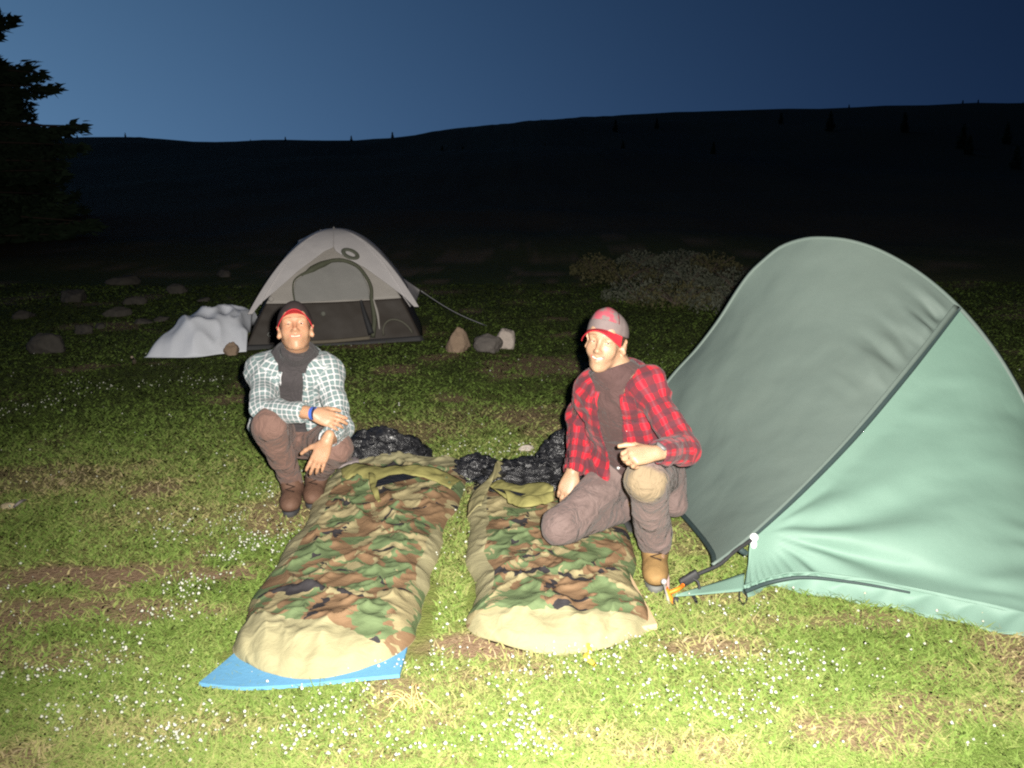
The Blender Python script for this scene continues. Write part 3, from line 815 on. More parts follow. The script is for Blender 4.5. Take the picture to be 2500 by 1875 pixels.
def make_bag(name, label, foot, head, w_foot, w_head, hgt, seed, side_l, side_r, pale, bare0, bend=0.0, zoff=0.018, slant=0.0):
    nu, nv = 220, 130
    s = np.linspace(0, 1, nu)[:, None] ** 1.15
    t = np.linspace(-1, 1, nv)[None, :]
    L = np.linalg.norm(head - foot)
    ax = unit(head - foot); sx = V3(ax[1], -ax[0], 0)
    w = (w_foot + (w_head - w_foot) * smooth(0.1, 0.9, s)) / 2
    rr = 0.13
    round_ = np.where(s < rr, np.clip(1 - ((rr - s) / rr) ** 2.6, 0, 1) ** (1 / 2.6), 1.0)
    edge_n = (n2(s * L * 4 + 0 * t, 0 * s + np.sign(t) * 3, 1.0, seed=seed, oct=3) - 0.5) * 0.07
    half = (w + edge_n) * (0.62 + 0.38 * round_)
    half = np.where(s < 1e-4, half * 1.0, half)
    te = np.sign(t) * np.abs(t) ** 0.82
    X = te * half
    Y = s * L + bend * np.sin(PI * s) * 0
    Y = Y + (te ** 2) * 0.10 * (1 - smooth(0, .25, s))                # rounded foot
    prof = np.interp(s, [0, .025, .06, .11, .2, .35, .6, .85, 1.0], [0.02, .55, .84, .95, .85, .62, .52, .50, .55])
    zc = np.clip(1 - np.abs(t) ** 4.5, 0, 1) ** 0.65
    Z = hgt * prof * zc * (0.55 + 0.45 * round_)
    qx, qy = X / np.maximum(half, .05) * w, Y
    A = 1 - np.abs(2 * n2(qx + 0.5 * qy, qy - 0.3 * qx, 5.0, 3.0, seed=seed + 1, oct=3) - 1)
    B = 1 - np.abs(2 * n2(qx - 0.6 * qy, qy + 0.3 * qx, 9.0, 6.0, seed=seed + 2, oct=3) - 1)
    C = n2(qx, qy, 3.0, 2.2, seed=seed + 4, oct=3) - 0.5
    inner = np.clip(1 - np.abs(t) ** 4, 0, 1)
    Z = Z + inner * (0.021 * (A ** 7 - 0.2) + 0.017 * (B ** 6 - 0.2) + 0.026 * C) * smooth(0.01, .10, s)
    X = X + 0.012 * (B - 0.6) * inner
    ft = (1 - smooth(.06, .17, s)) * smooth(0.0, .02, s)
    Z = Z + ft * 0.010 * (np.sin(te * 19 + 9 * n2(qx, qy, 6.0, seed=seed + 7) + s * 30) * n2(qx * 3, qy, 2.0, seed=seed + 8) - .2)
    Z = np.maximum(Z, 0.003 + 0.03 * np.clip(1 - np.abs(t), 0, 1) * smooth(0, .03, s))
    Zoff = zoff
    P = foot + X[..., None] * sx + Y[..., None] * ax
    P[..., 2] = Z + Zoff
    # bottom shell
    Pb = P.copy(); Pb[..., 2] = Zoff
    cloth = np.stack([qx + 0 * qy, qy + 0 * qx + Z * 0.8 * (s < .12), 0 * Z], -1)
    bare = 0.95 * (1 - smooth(bare0 - .05, bare0 + .06, s + 0.03 * np.abs(t) + slant * t)) + 0 * t
    bare = np.maximum(bare, side_l(s) * smooth(0.60, 0.86, -t))
    bare = np.maximum(bare, side_r(s) * smooth(0.66, 0.92, t))
    bare = np.maximum(bare, 0.98 * smooth(.90, .94, s + 0.015 * np.sin(t * 7)) + 0 * t)
    root = empty(name, tuple(foot))
    root['label'] = label; root['category'] = 'sleeping bag'
    mat = camo(name + '_camo', pale)
    o = mesh_obj('shell', P.reshape(-1, 3), grid_faces(nu, nv), mat, root, attrs={'cloth': cloth.reshape(-1, 3), 'bare': bare.ravel()})
    o = mesh_obj('underside', Pb.reshape(-1, 3)[::1], grid_faces(nu, nv, flip=True), M_KHAKI, root)
    return root, P, ax, sx, L
M_KHAKI = fabric('khaki_shell', (0.27, 0.24, 0.12), (0.34, 0.305, 0.165), rough=0.8, spec=0.15, wr=0.5, wscale=9.0)
M_OLIVE = fabric('olive_lining', (0.23, 0.215, 0.075), (0.30, 0.275, 0.105), rough=0.8, spec=0.15, wr=0.5, wscale=9.0)
def puffy(name):
    m = NT(name)
    p = m.coord()
    w1 = m.noise(p, 11.0, 4, 0.6, 1.6)
    w2 = m.noise(p, 38.0, 3, 0.6, 1.0)
    return m.done((0.020, 0.020, 0.023), 0.36, 0.6, m.bump(w2, 0.4, 0.008, m.bump(w1, 0.9, 0.035)))
M_BLACK = puffy('black_nylon')
def ribbon(name, pts_lo, pts_hi, mat, parent, n=60, rows=10, fold=0.010, seed=0.0):
    A, B = spline(pts_lo, n), spline(pts_hi, n)
    q = np.linspace(0, 1, rows)[None, :, None]
    S = A[:, None] * (1 - q) + B[:, None] * q
    S[..., 2] += fold * np.sin(PI * q[..., 0]) + 0.034 * (fbm(S.reshape(-1, 3) * 14 + seed, 3).reshape(n, rows) - 0.5)
    o = mesh_obj(name, S.reshape(-1, 3), grid_faces(n, rows), mat, parent)
    solidify(o, 0.004)
    return o
def lump(name, c, r, mat, parent, seed, rot=0.0, rough=0.30, freq=9.0, flat=1.0):
    """a soft puffed heap of cloth resting on the turf"""
    nu, nv = 60, 34
    a, b = np.linspace(0, 2 * PI, nu, endpoint=False)[:, None], np.linspace(0.0, PI / 2 * 1.12, nv)[None, :]
    d = np.stack([np.cos(a) * np.sin(b), np.sin(a) * np.sin(b), np.cos(b) + 0 * a], -1)
    f1 = fbm(d * 1.7 + seed, 3) - 0.5
    f2 = (1 - np.abs(2 * fbm(d * freq * 0.42 + seed * 1.7, 3) - 1)) ** 2.5
    k = 1 + 0.5 * f1 + rough * (f2 - 0.4)
    P = d * k[..., None] * np.asarray(r)
    P[..., 2] = np.maximum(P[..., 2] * flat, -0.01)
    cr, sr = math.cos(rot), math.sin(rot)
    P = np.stack([P[..., 0] * cr - P[..., 1] * sr, P[..., 0] * sr + P[..., 1] * cr, P[..., 2]], -1) + np.asarray(c)
    return mesh_obj(name, P.reshape(-1, 3), grid_faces(nu, nv, close_u=True, flip=True), mat, parent)

# ---- blue foam mat and the bag on it
matv = [G(487, 1682), G(545, 1690), G(612, 1694), G(760, 1684), G(880, 1672), G(976, 1664)]
nb_ = 60
frontE = spline(matv, 40)
rear = np.stack([np.linspace(-0.86, -0.29, 40), np.full(40, 4.62), np.zeros(40)], 1)
q = np.linspace(0, 1, nb_)[None, :, None]
S = frontE[:, None] * (1 - q) + rear[:, None] * q
S[:, :, 0] = S[:, :, 0] * (1 - np.clip(q[..., 0] / .22, 0, 1)) + np.clip(q[..., 0] / .22, 0, 1) * np.linspace(-0.79, -0.33, 40)[:, None]
th = 0.012
S[..., 2] = 0.012 + th + 0.012 * (n2(S[..., 0], S[..., 1], 3.0, seed=3.0, oct=2) - 0.5)
S[:5, :4, 2] += 0.0
Sb = S.copy(); Sb[..., 2] -= th
N0 = 40 * nb_
ff = [list(f) for f in grid_faces(40, nb_)] + [[i + N0 for i in f][::-1] for f in grid_faces(40, nb_)]
for i in range(39):
    a, b = i * nb_, (i + 1) * nb_
    ff.append([a, a + N0, b + N0, b][::-1]); a += nb_ - 1; b += nb_ - 1; ff.append([a, a + N0, b + N0, b])
for j in range(nb_ - 1):
    ff.append([j, j + 1, j + 1 + N0, j + N0][::-1]); a = 39 * nb_ + j; ff.append([a, a + 1, a + 1 + N0, a + N0])
o = mesh_obj('foam_mat', np.concatenate([S.reshape(-1, 3), Sb.reshape(-1, 3)]), ff, plain('blue_foam', (0.12, 0.31, 0.50), 0.8, 0.2, 0.10, 25, 0.25, 0.004), smooth_shade=False)
tag(o, 'thin sky blue foam sleeping mat sticking out under a camouflage bag', 'sleeping mat')
bagL, PL_, axL, sxL, LL = make_bag('camouflage_bag', 'woodland camouflage sleeping bag with khaki foot lying on the blue mat',
    G(742, 1668, 0.012), G(985, 1140, 0.012), 0.575, 0.64, 0.100, 2.0,
    lambda s: 1.0 * smooth(.28, .40, s), lambda s: 0.9 * smooth(.22, .34, s) * (1 - smooth(.50, .62, s)), 0.0, 0.095, slant=0.045)
Hh = lambda px, py, z: G(px, py, z * 0.98)
ribbon('collar', [Hh(838, 1180, .05), Hh(862, 1165, .07), Hh(905, 1172, .085), Hh(925, 1180, .085), Hh(980, 1168, .09), Hh(1040, 1170, .08), Hh(1100, 1195, .06)],
       [Hh(832, 1145, .07), Hh(868, 1130, .10), Hh(905, 1137, .10), Hh(935, 1142, .10), Hh(985, 1134, .12), Hh(1055, 1140, .10), Hh(1128, 1172, .05)], M_OLIVE, bagL, seed=1.0)
ribbon('collar_fold', [Hh(915, 1160, .115), Hh(922, 1195, .105), Hh(930, 1222, .09)], [Hh(900, 1152, .12), Hh(906, 1195, .10), Hh(924, 1226, .088)], M_OLIVE, bagL, n=24, seed=4.0, fold=0.004)
lens = [Hh(916, 1190, .118), Hh(922, 1172, .123), Hh(950, 1160, .128), Hh(985, 1156, .125), Hh(1020, 1164, .118), Hh(1000, 1170, .118), Hh(960, 1178, .118)]
mesh_obj('lining', lens, [tuple(range(7))], M_BLACK, bagL, False)
sk = lump('stuff_sack', G(925, 1128, 0.0), (0.24, 0.16, 0.15), M_BLACK, None, 3.0, -0.1)
tag(sk, 'crumpled black nylon stuff sack beside the crouching person', 'stuff sack')
gp = mesh_obj('cloth_tab', *boxy(G(850, 1130, .06), V3(.05, .01, .01), V3(-.01, .05, .0), V3(0, 0, .012), .3), plain('grey_pink_cloth', (0.30, 0.25, 0.25)))
tag(gp, 'small greyish scrap of cloth at the head of the left camouflage bag'.replace('left ', 'mat-borne ').replace('mat-borne ', ''), 'cloth')
gp['label'] = 'small greyish scrap of cloth between stuff sack and crouching person'

# ---- cream pad and the bag the kneeling person leans on
padE = [G(1196, 1562), G(1275, 1566), G(1400, 1563), G(1520, 1558), G(1604, 1544)]
fe = spline(padE, 20)
rear = np.stack([np.linspace(-0.08, 0.33, 20), np.full(20, 4.3), np.zeros(20)], 1)
pv = [fe + V3(0, 0, .010), fe + V3(0, 0.004, .030), rear + V3(0, 0, .030), rear + V3(0, 0, .010)]
S = np.stack(pv, 1)
o = mesh_obj('foam_pad', S.reshape(-1, 3), [list(f) for f in grid_faces(20, 4, flip=True)] + [[0, 1, 2, 3], [79, 78, 77, 76]], plain('cream_foam', (0.55, 0.40, 0.24), 0.8, 0.2, 0.10, 25), smooth_shade=False)
tag(o, 'cream foam pad showing its corners under the second camouflage bag', 'sleeping mat')
bagR, PR_, axR, sxR, LR = make_bag('camouflage_bag', 'paler camouflage sleeping bag with khaki foot under the kneeling person',
    G(1370, 1590, 0.020), G(1330, 1165, 0.02), 0.61, 0.68, 0.100, 9.0,
    lambda s: 1.0 * smooth(.10, .22, s), lambda s: 0.0 * s, 0.08, 0.085, zoff=0.004)
ribbon('collar', [Hh(1140, 1260, .07), Hh(1150, 1215, .08), Hh(1180, 1185, .10), Hh(1225, 1165, .09), Hh(1262, 1152, .07)],
       [Hh(1175, 1235, .13), Hh(1190, 1200, .13), Hh(1205, 1165, .15), Hh(1215, 1125, .17), Hh(1240, 1140, .11)], M_KHAKI, bagR, seed=7.0)
ribbon('collar', [Hh(1195, 1190, .115), Hh(1240, 1215, .125), Hh(1300, 1225, .13), Hh(1350, 1210, .135)],
       [Hh(1225, 1170, .12), Hh(1270, 1185, .135), Hh(1315, 1172, .15), Hh(1352, 1190, .16)], M_OLIVE, bagR, seed=9.0)
ribbon('collar_fold', [Hh(1240, 1222, .135), Hh(1290, 1240, .14), Hh(1352, 1222, .14)], [Hh(1225, 1195, .13), Hh(1290, 1215, .145), Hh(1352, 1200, .15)], M_OLIVE, bagR, n=30, seed=12.0, fold=0.02)
lens = [Hh(1205, 1192, .133), Hh(1240, 1196, .14), Hh(1285, 1206, .145), Hh(1268, 1212, .142), Hh(1235, 1206, .138)]
mesh_obj('lining', lens, [tuple(range(5))], M_BLACK, bagR, False)
inner = empty('inner_bag', tuple(G(1310, 1190)))
tag(inner, 'shiny black quilted inner sleeping bag spilling from the paler camouflage bag', 'sleeping bag')
lump('quilted_body', G(1300, 1182, 0.04), (0.22, 0.15, 0.10), M_BLACK, inner, 5.0, 0.1, 0.45, 14.0)
lump('hood', G(1385, 1158, 0.03), (0.16, 0.15, 0.17), M_BLACK, inner, 8.0, 0.4, 0.40, 12.0)
sk2 = lump('stuff_sack', G(1165, 1165, 0.0), (0.135, 0.11, 0.10), M_BLACK, None, 12.0, 0.0, 0.25)
tag(sk2, 'small black sack lying in the gap between the two camouflage bags', 'stuff sack')
st = mesh_obj('yellow_strap', *tube(spline([G(1380, 1572, .02), G(1432, 1574, .022), G(1440, 1592, .015), G(1430, 1602, .02), G(1452, 1624, .012)], 30), [0.005, 0.008, 0.009, 0.006, 0.010, 0.006], 6), plain('yellow_webbing', (0.62, 0.46, 0.06)))
tag(st, 'yellow strap trailing onto the turf from under the cream pad', 'strap')
# ================================================================== people: bodies and clothes as blended solids
class Field:
    def __init__(s, lo, hi, h):
        s.h = h
        s.lo = np.asarray(lo, float) - 4 * h
        n = np.ceil((np.asarray(hi) - s.lo) / h).astype(int) + 5
        s.f = np.full(n, 1.0, np.float32)
        s.ax = [(s.lo[i] + h * np.arange(n[i])).astype(np.float32) for i in range(3)]
    def sl(s, lo, hi):
        r = []
        for i in range(3):
            a = int(np.clip(math.floor((lo[i] - s.lo[i]) / s.h), 0, s.f.shape[i] - 1))
            b = int(np.clip(math.ceil((hi[i] - s.lo[i]) / s.h) + 1, a + 1, s.f.shape[i]))
            r.append(slice(a, b))
        return tuple(r)
    def pts(s, sl):
        return np.stack(np.meshgrid(s.ax[0][sl[0]], s.ax[1][sl[1]], s.ax[2][sl[2]], indexing='ij'), -1)
    def add(s, prim, k=0.01, inf=0.0):
        fn, lo, hi = prim
        mg = inf + k + 2 * s.h
        sl = s.sl(np.asarray(lo) - mg, np.asarray(hi) + mg)
        d = fn(s.pts(sl)) - inf
        a = s.f[sl]
        if k > 0:
            hh = np.clip(0.5 + 0.5 * (a - d) / k, 0, 1)
            s.f[sl] = a * (1 - hh) + d * hh - k * hh * (1 - hh)
        else:
            s.f[sl] = np.minimum(a, d)
    def cut(s, prim, k=0.004, inf=0.0):
        fn, lo, hi = prim
        mg = inf + k + 2 * s.h
        sl = s.sl(np.asarray(lo) - mg, np.asarray(hi) + mg)
        d = -(fn(s.pts(sl)) - inf)
        a = s.f[sl]
        if k > 0:
            hh = np.clip(0.5 - 0.5 * (a - d) / k, 0, 1)
            s.f[sl] = a * (1 - hh) + d * hh + k * hh * (1 - hh)
        else:
            s.f[sl] = np.maximum(a, d)
    def fn_all(s, g):
        """g(points, f) -> new f, where the surface is near"""
        near = np.abs(s.f) < 0.035
        idx = np.nonzero(near)
        P = np.stack([s.ax[i][idx[i]] for i in range(3)], -1)
        s.f[idx] = g(P, s.f[idx])
    def mesh(s):
        f = s.f; h = s.h
        sg = f < 0
        c = [sg[i:f.shape[0]-1+i, j:f.shape[1]-1+j, k:f.shape[2]-1+k] for i in (0, 1) for j in (0, 1) for k in (0, 1)]
        cnt = sum(q.astype(np.int8) for q in c)
        mixed = (cnt > 0) & (cnt < 8)
        ci = np.argwhere(mixed)
        idx = np.full(mixed.shape, -1, np.int64)
        idx[mixed] = np.arange(len(ci))
        val = lambda off: f[ci[:, 0] + off[0], ci[:, 1] + off[1], ci[:, 2] + off[2]]
        acc = np.zeros((len(ci), 3)); num = np.zeros(len(ci))
        cs = [(i, j, k) for i in (0, 1) for j in (0, 1) for k in (0, 1)]
        cv = {q: val(q) for q in cs}
        for a in cs:
            for d in range(3):
                if a[d] == 0:
                    b = list(a); b[d] = 1; b = tuple(b)
                    va, vb = cv[a], cv[b]
                    x = (va < 0) != (vb < 0)
                    t = np.where(x, va / np.where(x, va - vb, 1), 0)
                    p = np.repeat(np.array(a, float)[None], len(ci), 0)
                    p[:, d] += t
                    acc += p * x[:, None]; num += x
        V = s.lo + h * (ci + acc / num[:, None])
        Fs = []
        for d in range(3):
            e = [1, 2] if d == 0 else ([2, 0] if d == 1 else [0, 1])
            s0 = [slice(1, -1)] * 3; s1 = [slice(1, -1)] * 3
            s0[d] = slice(0, -1); s1[d] = slice(1, None)
            A, B = sg[tuple(s0)], sg[tuple(s1)]
            for sign in (True, False):
                q = np.argwhere((A != B) & (A == sign))
                if not len(q): continue
                off = np.ones(3, int); off[d] = 0
                q = q + off
                def cell(a, b):
                    w = q.copy(); w[:, e[0]] -= a; w[:, e[1]] -= b
                    return idx[w[:, 0], w[:, 1], w[:, 2]]
                quad = np.stack([cell(1, 1), cell(0, 1), cell(0, 0), cell(1, 0)], 1)
                Fs.append(quad if sign else quad[:, ::-1])
        Fq = np.concatenate(Fs)
        Fq = Fq[(Fq >= 0).all(1)]
        # one relaxing pass
        for _ in range(2):
            nb = np.zeros_like(V); nn = np.zeros(len(V))
            for a, b in ((0, 1), (1, 2), (2, 3), (3, 0)):
                np.add.at(nb, Fq[:, a], V[Fq[:, b]]); np.add.at(nn, Fq[:, a], 1)
                np.add.at(nb, Fq[:, b], V[Fq[:, a]]); np.add.at(nn, Fq[:, b], 1)
            V = 0.55 * V + 0.45 * nb / np.maximum(nn, 1)[:, None]
        return V, Fq
def cap(a, b, ra, rb=None, squash=None):
    a, b = np.asarray(a, np.float32), np.asarray(b, np.float32)
    rb = ra if rb is None else rb
    ba = b - a
    L2 = float(ba @ ba) + 1e-9
    if squash is not None:
        sn, sf = np.asarray(unit(squash[0]), np.float32), squash[1]
    def fn(p):
        q = p - a
        t = np.clip(q @ ba / L2, 0, 1)
        w = q - t[..., None] * ba
        if squash is not None:
            w = w + ((w @ sn) * (sf - 1))[..., None] * sn
        return np.linalg.norm(w, axis=-1) - (ra + (rb - ra) * t)
    m = max(ra, rb)
    return fn, np.minimum(a, b) - m, np.maximum(a, b) + m
def ell(c, axes, r):
    c = np.asarray(c, np.float32); A = np.asarray([unit(q) for q in axes], np.float32); r = np.asarray(r, np.float32)
    def fn(p):
        q = (p - c) @ A.T
        k0 = np.linalg.norm(q / r, axis=-1); k1 = np.linalg.norm(q / (r * r), axis=-1) + 1e-6
        return k0 * (k0 - 1) / k1
    m = float(max(r))
    return fn, c - m, c + m
def infl(prim, i):
    fn, lo, hi = prim
    return (lambda p: fn(p) - i), lo - i, hi + i
def rot_about(v, ax, ang):
    ax = unit(ax); c, s_ = math.cos(ang), math.sin(ang)
    return v * c + np.cross(ax, v) * s_ + ax * np.dot(ax, v) * (1 - c)
def reach(p, px, py, L, near=True):
    C = V3(0, 0, CAM_H)
    d = unit(ray(px, py)); q = p - C
    b = d @ q; disc = b * b - (q @ q - L * L)
    if disc < 0: return C + d * b
    return C + d * (b - math.sqrt(disc) if near else b + math.sqrt(disc))
def hand_prims(wrist, d, n, thumb, curl=(0.3, 0.4, 0.3), spread=0.10, sc=0.92, tcurl=0.25, tout=0.75):
    """palm, four unequal fingers, thumb; d to the knuckles, n the back of the hand, thumb the side the thumb is on"""
    d = unit(d); n = unit(n - d * np.dot(n, d)); a = np.cross(d, n)
    a = a if np.dot(a, thumb) > 0 else -a
    P = []
    P.append((cap(wrist - d * .03, wrist + d * .02, .024 * sc, .025 * sc, (n, 1.35)), 0.015))
    P.append((ell(wrist + d * .052 * sc - n * .004, (a, d, n), (.037 * sc, .050 * sc, .0145 * sc)), 0.012))
    bases = [(.029, .088, .070, .0092), (.0100, .092, .079, .0094), (-.0095, .089, .073, .0090), (-.0275, .080, .058, .0080)]
    for i, (ax_, l_, fl_, r_) in enumerate(bases):
        kn = wrist + (d * l_ + a * ax_ - n * (0.001 + 0.003 * (i in (0, 3)))) * sc
        P.append((cap(wrist + d * .02 + a * ax_ * 0.55, kn, .0115 * sc, .0108 * sc), 0.010))
        dirf = unit(d + a * spread * (1.1, .35, -.35, -1.1)[i])
        axis_ = np.cross(dirf, n)
        p = kn; dd = dirf
        for j, (q, cu) in enumerate(zip((.46, .30, .24), curl)):
            cu = cu * (1 + 0.10 * (i - 1.2)) + 0.05 * ((i * 7) % 3 - 1)
            dd = rot_about(dd, axis_, -cu)
            p2 = p + dd * fl_ * q * sc
            P.append((cap(p, p2, r_ * sc * (1 - .06 * j), r_ * sc * (1 - .06 * (j + 1))), 0.0035))
            p = p2
    tb = wrist + (d * .022 + a * .024 - n * .006) * sc
    td = unit(d * .75 + a * tout - n * .25)
    p = tb
    for j, (l_, r_) in enumerate(((.044, .0125), (.032, .0102), (.026, .0095))):
        p2 = p + td * l_ * sc
        P.append((cap(p, p2, r_ * sc, r_ * sc * .92), 0.006 if j else 0.012))
        td = unit(td + (d * .55 - a * .35 - n * .15) * tcurl)
        p = p2
    return P
class Head:
    def __init__(s, c, fwd, up, sc=1.0):
        s.c = np.asarray(c, float); s.f = unit(fwd); s.u = unit(up - s.f * np.dot(up, s.f)); s.r = np.cross(s.u, s.f); s.sc = sc
    def at(s, x, y, z): return s.c + s.sc * (x * s.r + y * s.f + z * s.u)
    def loc(s, P):
        q = (P - s.c) / s.sc
        return np.stack([q @ s.r, q @ s.f, q @ s.u], -1)
    def E(s, c, r, ax=None): return ell(s.at(*c), ax or (s.r, s.f, s.u), np.array(r) * s.sc)
    def Cp(s, a, b, ra, rb=None, sq=None): return cap(s.at(*a), s.at(*b), ra * s.sc, (ra if rb is None else rb) * s.sc, sq)
def head_build(fd, H, smile=0.5, jaw=1.0):
    add = lambda p, k: fd.add(p, k)
    add(H.E((0, -.012, .045), (.074, .094, .086)), .0)
    add(H.E((0, .030, -.015), (.060 * jaw, .062, .084)), .03)
    for s in (-1, 1):
        add(H.Cp((s * .047 * jaw, -.004, -.050), (s * .024 * jaw, .052, -.092), .019, .016), .026)
        add(H.E((s * .036, .058, -.026), (.024, .020, .026)), .026)
        add(H.Cp((s * .016, .084, .030), (s * .046, .068, .030), .0065, .005), .016)
    add(H.E((0, .070, -.100), (.018, .016, .016)), .024)
    add(H.E((0, .074, .05), (.048, .014, .035)), .03)
    for s in (-1, 1):                                   # eye hollows, then lids
        fd.cut(H.E((s * .031, .098, .010), (.020, .018, .014)), .014)
    add(H.Cp((0, .086, .020), (0, .108, -.024), .0055, .0095), .010)
    add(H.E((0, .109, -.027), (.0105, .010, .0090)), .007)
    for s in (-1, 1):
        add(H.E((s * .0115, .098, -.030), (.0070, .0090, .0070)), .007)
        add(H.E((s * .031, .078, .0155), (.0165, .0115, .0065)), .003)
        add(H.E((s * .031, .0775, .002), (.0155, .0105, .0055)), .003)
    # mouth: muzzle, lips, opening
    add(H.E((0, .075, -.058), (.026, .020, .026)), .022)
    w = .025 + .006 * smile
    lift = .007 * smile
    for s in (-1, 1):
        add(H.Cp((0, .0975, -.0515), (s * w, .080, -.056 + lift), .0052, .0030), .004)
        add(H.Cp((0, .0950, -.0690), (s * w, .080, -.0585 + lift), .0060, .0030), .004)
        fd.cut(H.Cp((0, .103, -.0600), (s * w * .82, .089, -.0578 + lift), .0056 * (.5 + .6 * smile), .0022), .002)
    for s in (-1, 1):                                   # ears
        ax = (unit(H.r * s * .80 - H.f * .55), unit(H.f * .80 + H.r * s * .55), unit(H.u - H.f * .18))
        c = H.at(s * .081, -.012, -.004)
        add(ell(c, ax, np.array((.0085, .021, .034)) * H.sc), .008)
        fd.cut(ell(c + H.r * s * .009 + H.f * .007, ax, np.array((.008, .011, .019)) * H.sc), .006)
        add(cap(H.at(s * .070, -.004, -.012), H.at(s * .078, -.008, -.028), .009 * H.sc, .007 * H.sc), .008)
def person_colors(V, H, skin, lip, brow, flush=0.25):
    """tone per vertex of the body mesh: skin, lips, brows"""
    q = H.loc(V)
    col = np.repeat(np.asarray(skin, float)[None], len(V), 0)
    x, y, z = q[:, 0], q[:, 1], q[:, 2]
    face = (y > .03) & (np.abs(x) < .075) & (z > -.11) & (z < .1)
    ck = np.exp(-(((np.abs(x) - .038) / .018) ** 2 + ((z + .022) / .016) ** 2)) * face
    ns = np.exp(-((x / .016) ** 2 + ((z + .015) / .028) ** 2)) * face * (y > .08)
    er = smooth(.076, .084, np.abs(x)) * (np.abs(z) < .05)
    k = np.clip(flush * (ck + ns * 1.1 + er * .8), 0, 1)[:, None]
    col = col * (1 - k) + col * np.array((1.02, .72, .66)) * k
    lp = np.exp(-(((z + .060 - .007 * (np.abs(x) / .026)) / .0085) ** 2)) * (np.abs(x) < .029) * (y > .076) * face
    lk = smooth(.35, .75, lp)[:, None]
    col = col * (1 - lk) + np.asarray(lip) * lk
    bz = .0325 + .006 * (1 - ((np.abs(x) - .030) / .02) ** 2)
    br = np.exp(-(((z - bz) / .0042) ** 2)) * (np.abs(x) > .012) * (np.abs(x) < .052) * (y > .05)
    bk = (smooth(.35, .8, br) * .75)[:, None]
    col = col * (1 - bk) + np.asarray(brow) * bk
    es = np.exp(-((((np.abs(x) - .031)) / .015) ** 2 + ((z - .0085) / .0035) ** 2)) * (y > .06)
    ek = (smooth(.3, .8, es) * .55)[:, None]
    col = col * (1 - ek) + np.asarray(brow) * .7 * ek
    return col
M = NT('skin')
_c = M.attr('tone')
_p = M.coord()
_n = M.noise(_p, 45, 3)
M.put(M.b.inputs['Subsurface Weight'], 0.12)
M.b.inputs['Subsurface Radius'].default_value = (1.0, 0.35, 0.2)
M.b.inputs['Subsurface Scale'].default_value = 0.01
M_SKIN = M.done(M.mix(0.35, _c, M.ramp(_n, [(0.25, (0.82, 0.78, 0.76)), (0.75, (1.08, 1.04, 1.0))]), 'MULTIPLY'), 0.48, 0.4, M.bump(M.noise(_p, 260, 2), 0.12, 0.001))
M_HAIR = plain('dark_hair', (0.045, 0.026, 0.016), 0.6, 0.3, 0.4, 200, 0.6, 0.004)
M_EYE = NT('eyeball').done((0.50, 0.46, 0.42), 0.25, 0.5)
M_IRIS = NT('iris').done((0.06, 0.045, 0.035), 0.2, 0.5)
M_TEETH = NT('teeth').done((0.55, 0.50, 0.40), 0.4, 0.4)
def eyes_teeth(H, root, parent):
    for s in (-1, 1):
        e = mesh_obj('eye', *ball(H.at(s * .031, .0735, .0095), .0122 * H.sc), M_EYE, root)
        gaze = unit(V3(0, 0, CAM_H) - H.at(s * .031, .0735, .0095))
        mesh_obj('iris', *ball(H.at(s * .031, .0735, .0095) + gaze * .0072 * H.sc, .0062 * H.sc), M_IRIS, e)
    pts = [H.at(x, .094 - 14.0 * x * x, -.0575 + .0045 * (abs(x) / .02) ** 2) for x in np.linspace(-.019, .019, 9)]
    mesh_obj('teeth', *tube(pts, .0046 * H.sc, 6), M_TEETH, root)
def hair_build(H, root):
    fd = Field(H.at(0, 0, 0) - .16, H.at(0, 0, 0) + .16, .005)
    fd.add(H.E((0, -.016, .042), (.080, .098, .088)), 0)
    def g(P, f):
        q = H.loc(P)
        keep = np.maximum(f, q[:, 1] - (.028 + .0 * q[:, 2]))           # nothing over the face
        keep = np.maximum(keep, -(q[:, 2] + .030) + np.maximum(0, q[:, 1] + .02) * .9)
        keep = np.maximum(keep, np.where(np.abs(q[:, 0]) > .045, -(q[:, 2] - (.0 if True else 0)) - .012 - np.maximum(0, -q[:, 1]) * .6, -1))
        return keep + .004 * (vnoise(P * 120) - .5)
    fd.fn_all(g)
    V, Fq = fd.mesh()
    return mesh_obj('hair', V, Fq, M_HAIR, root)
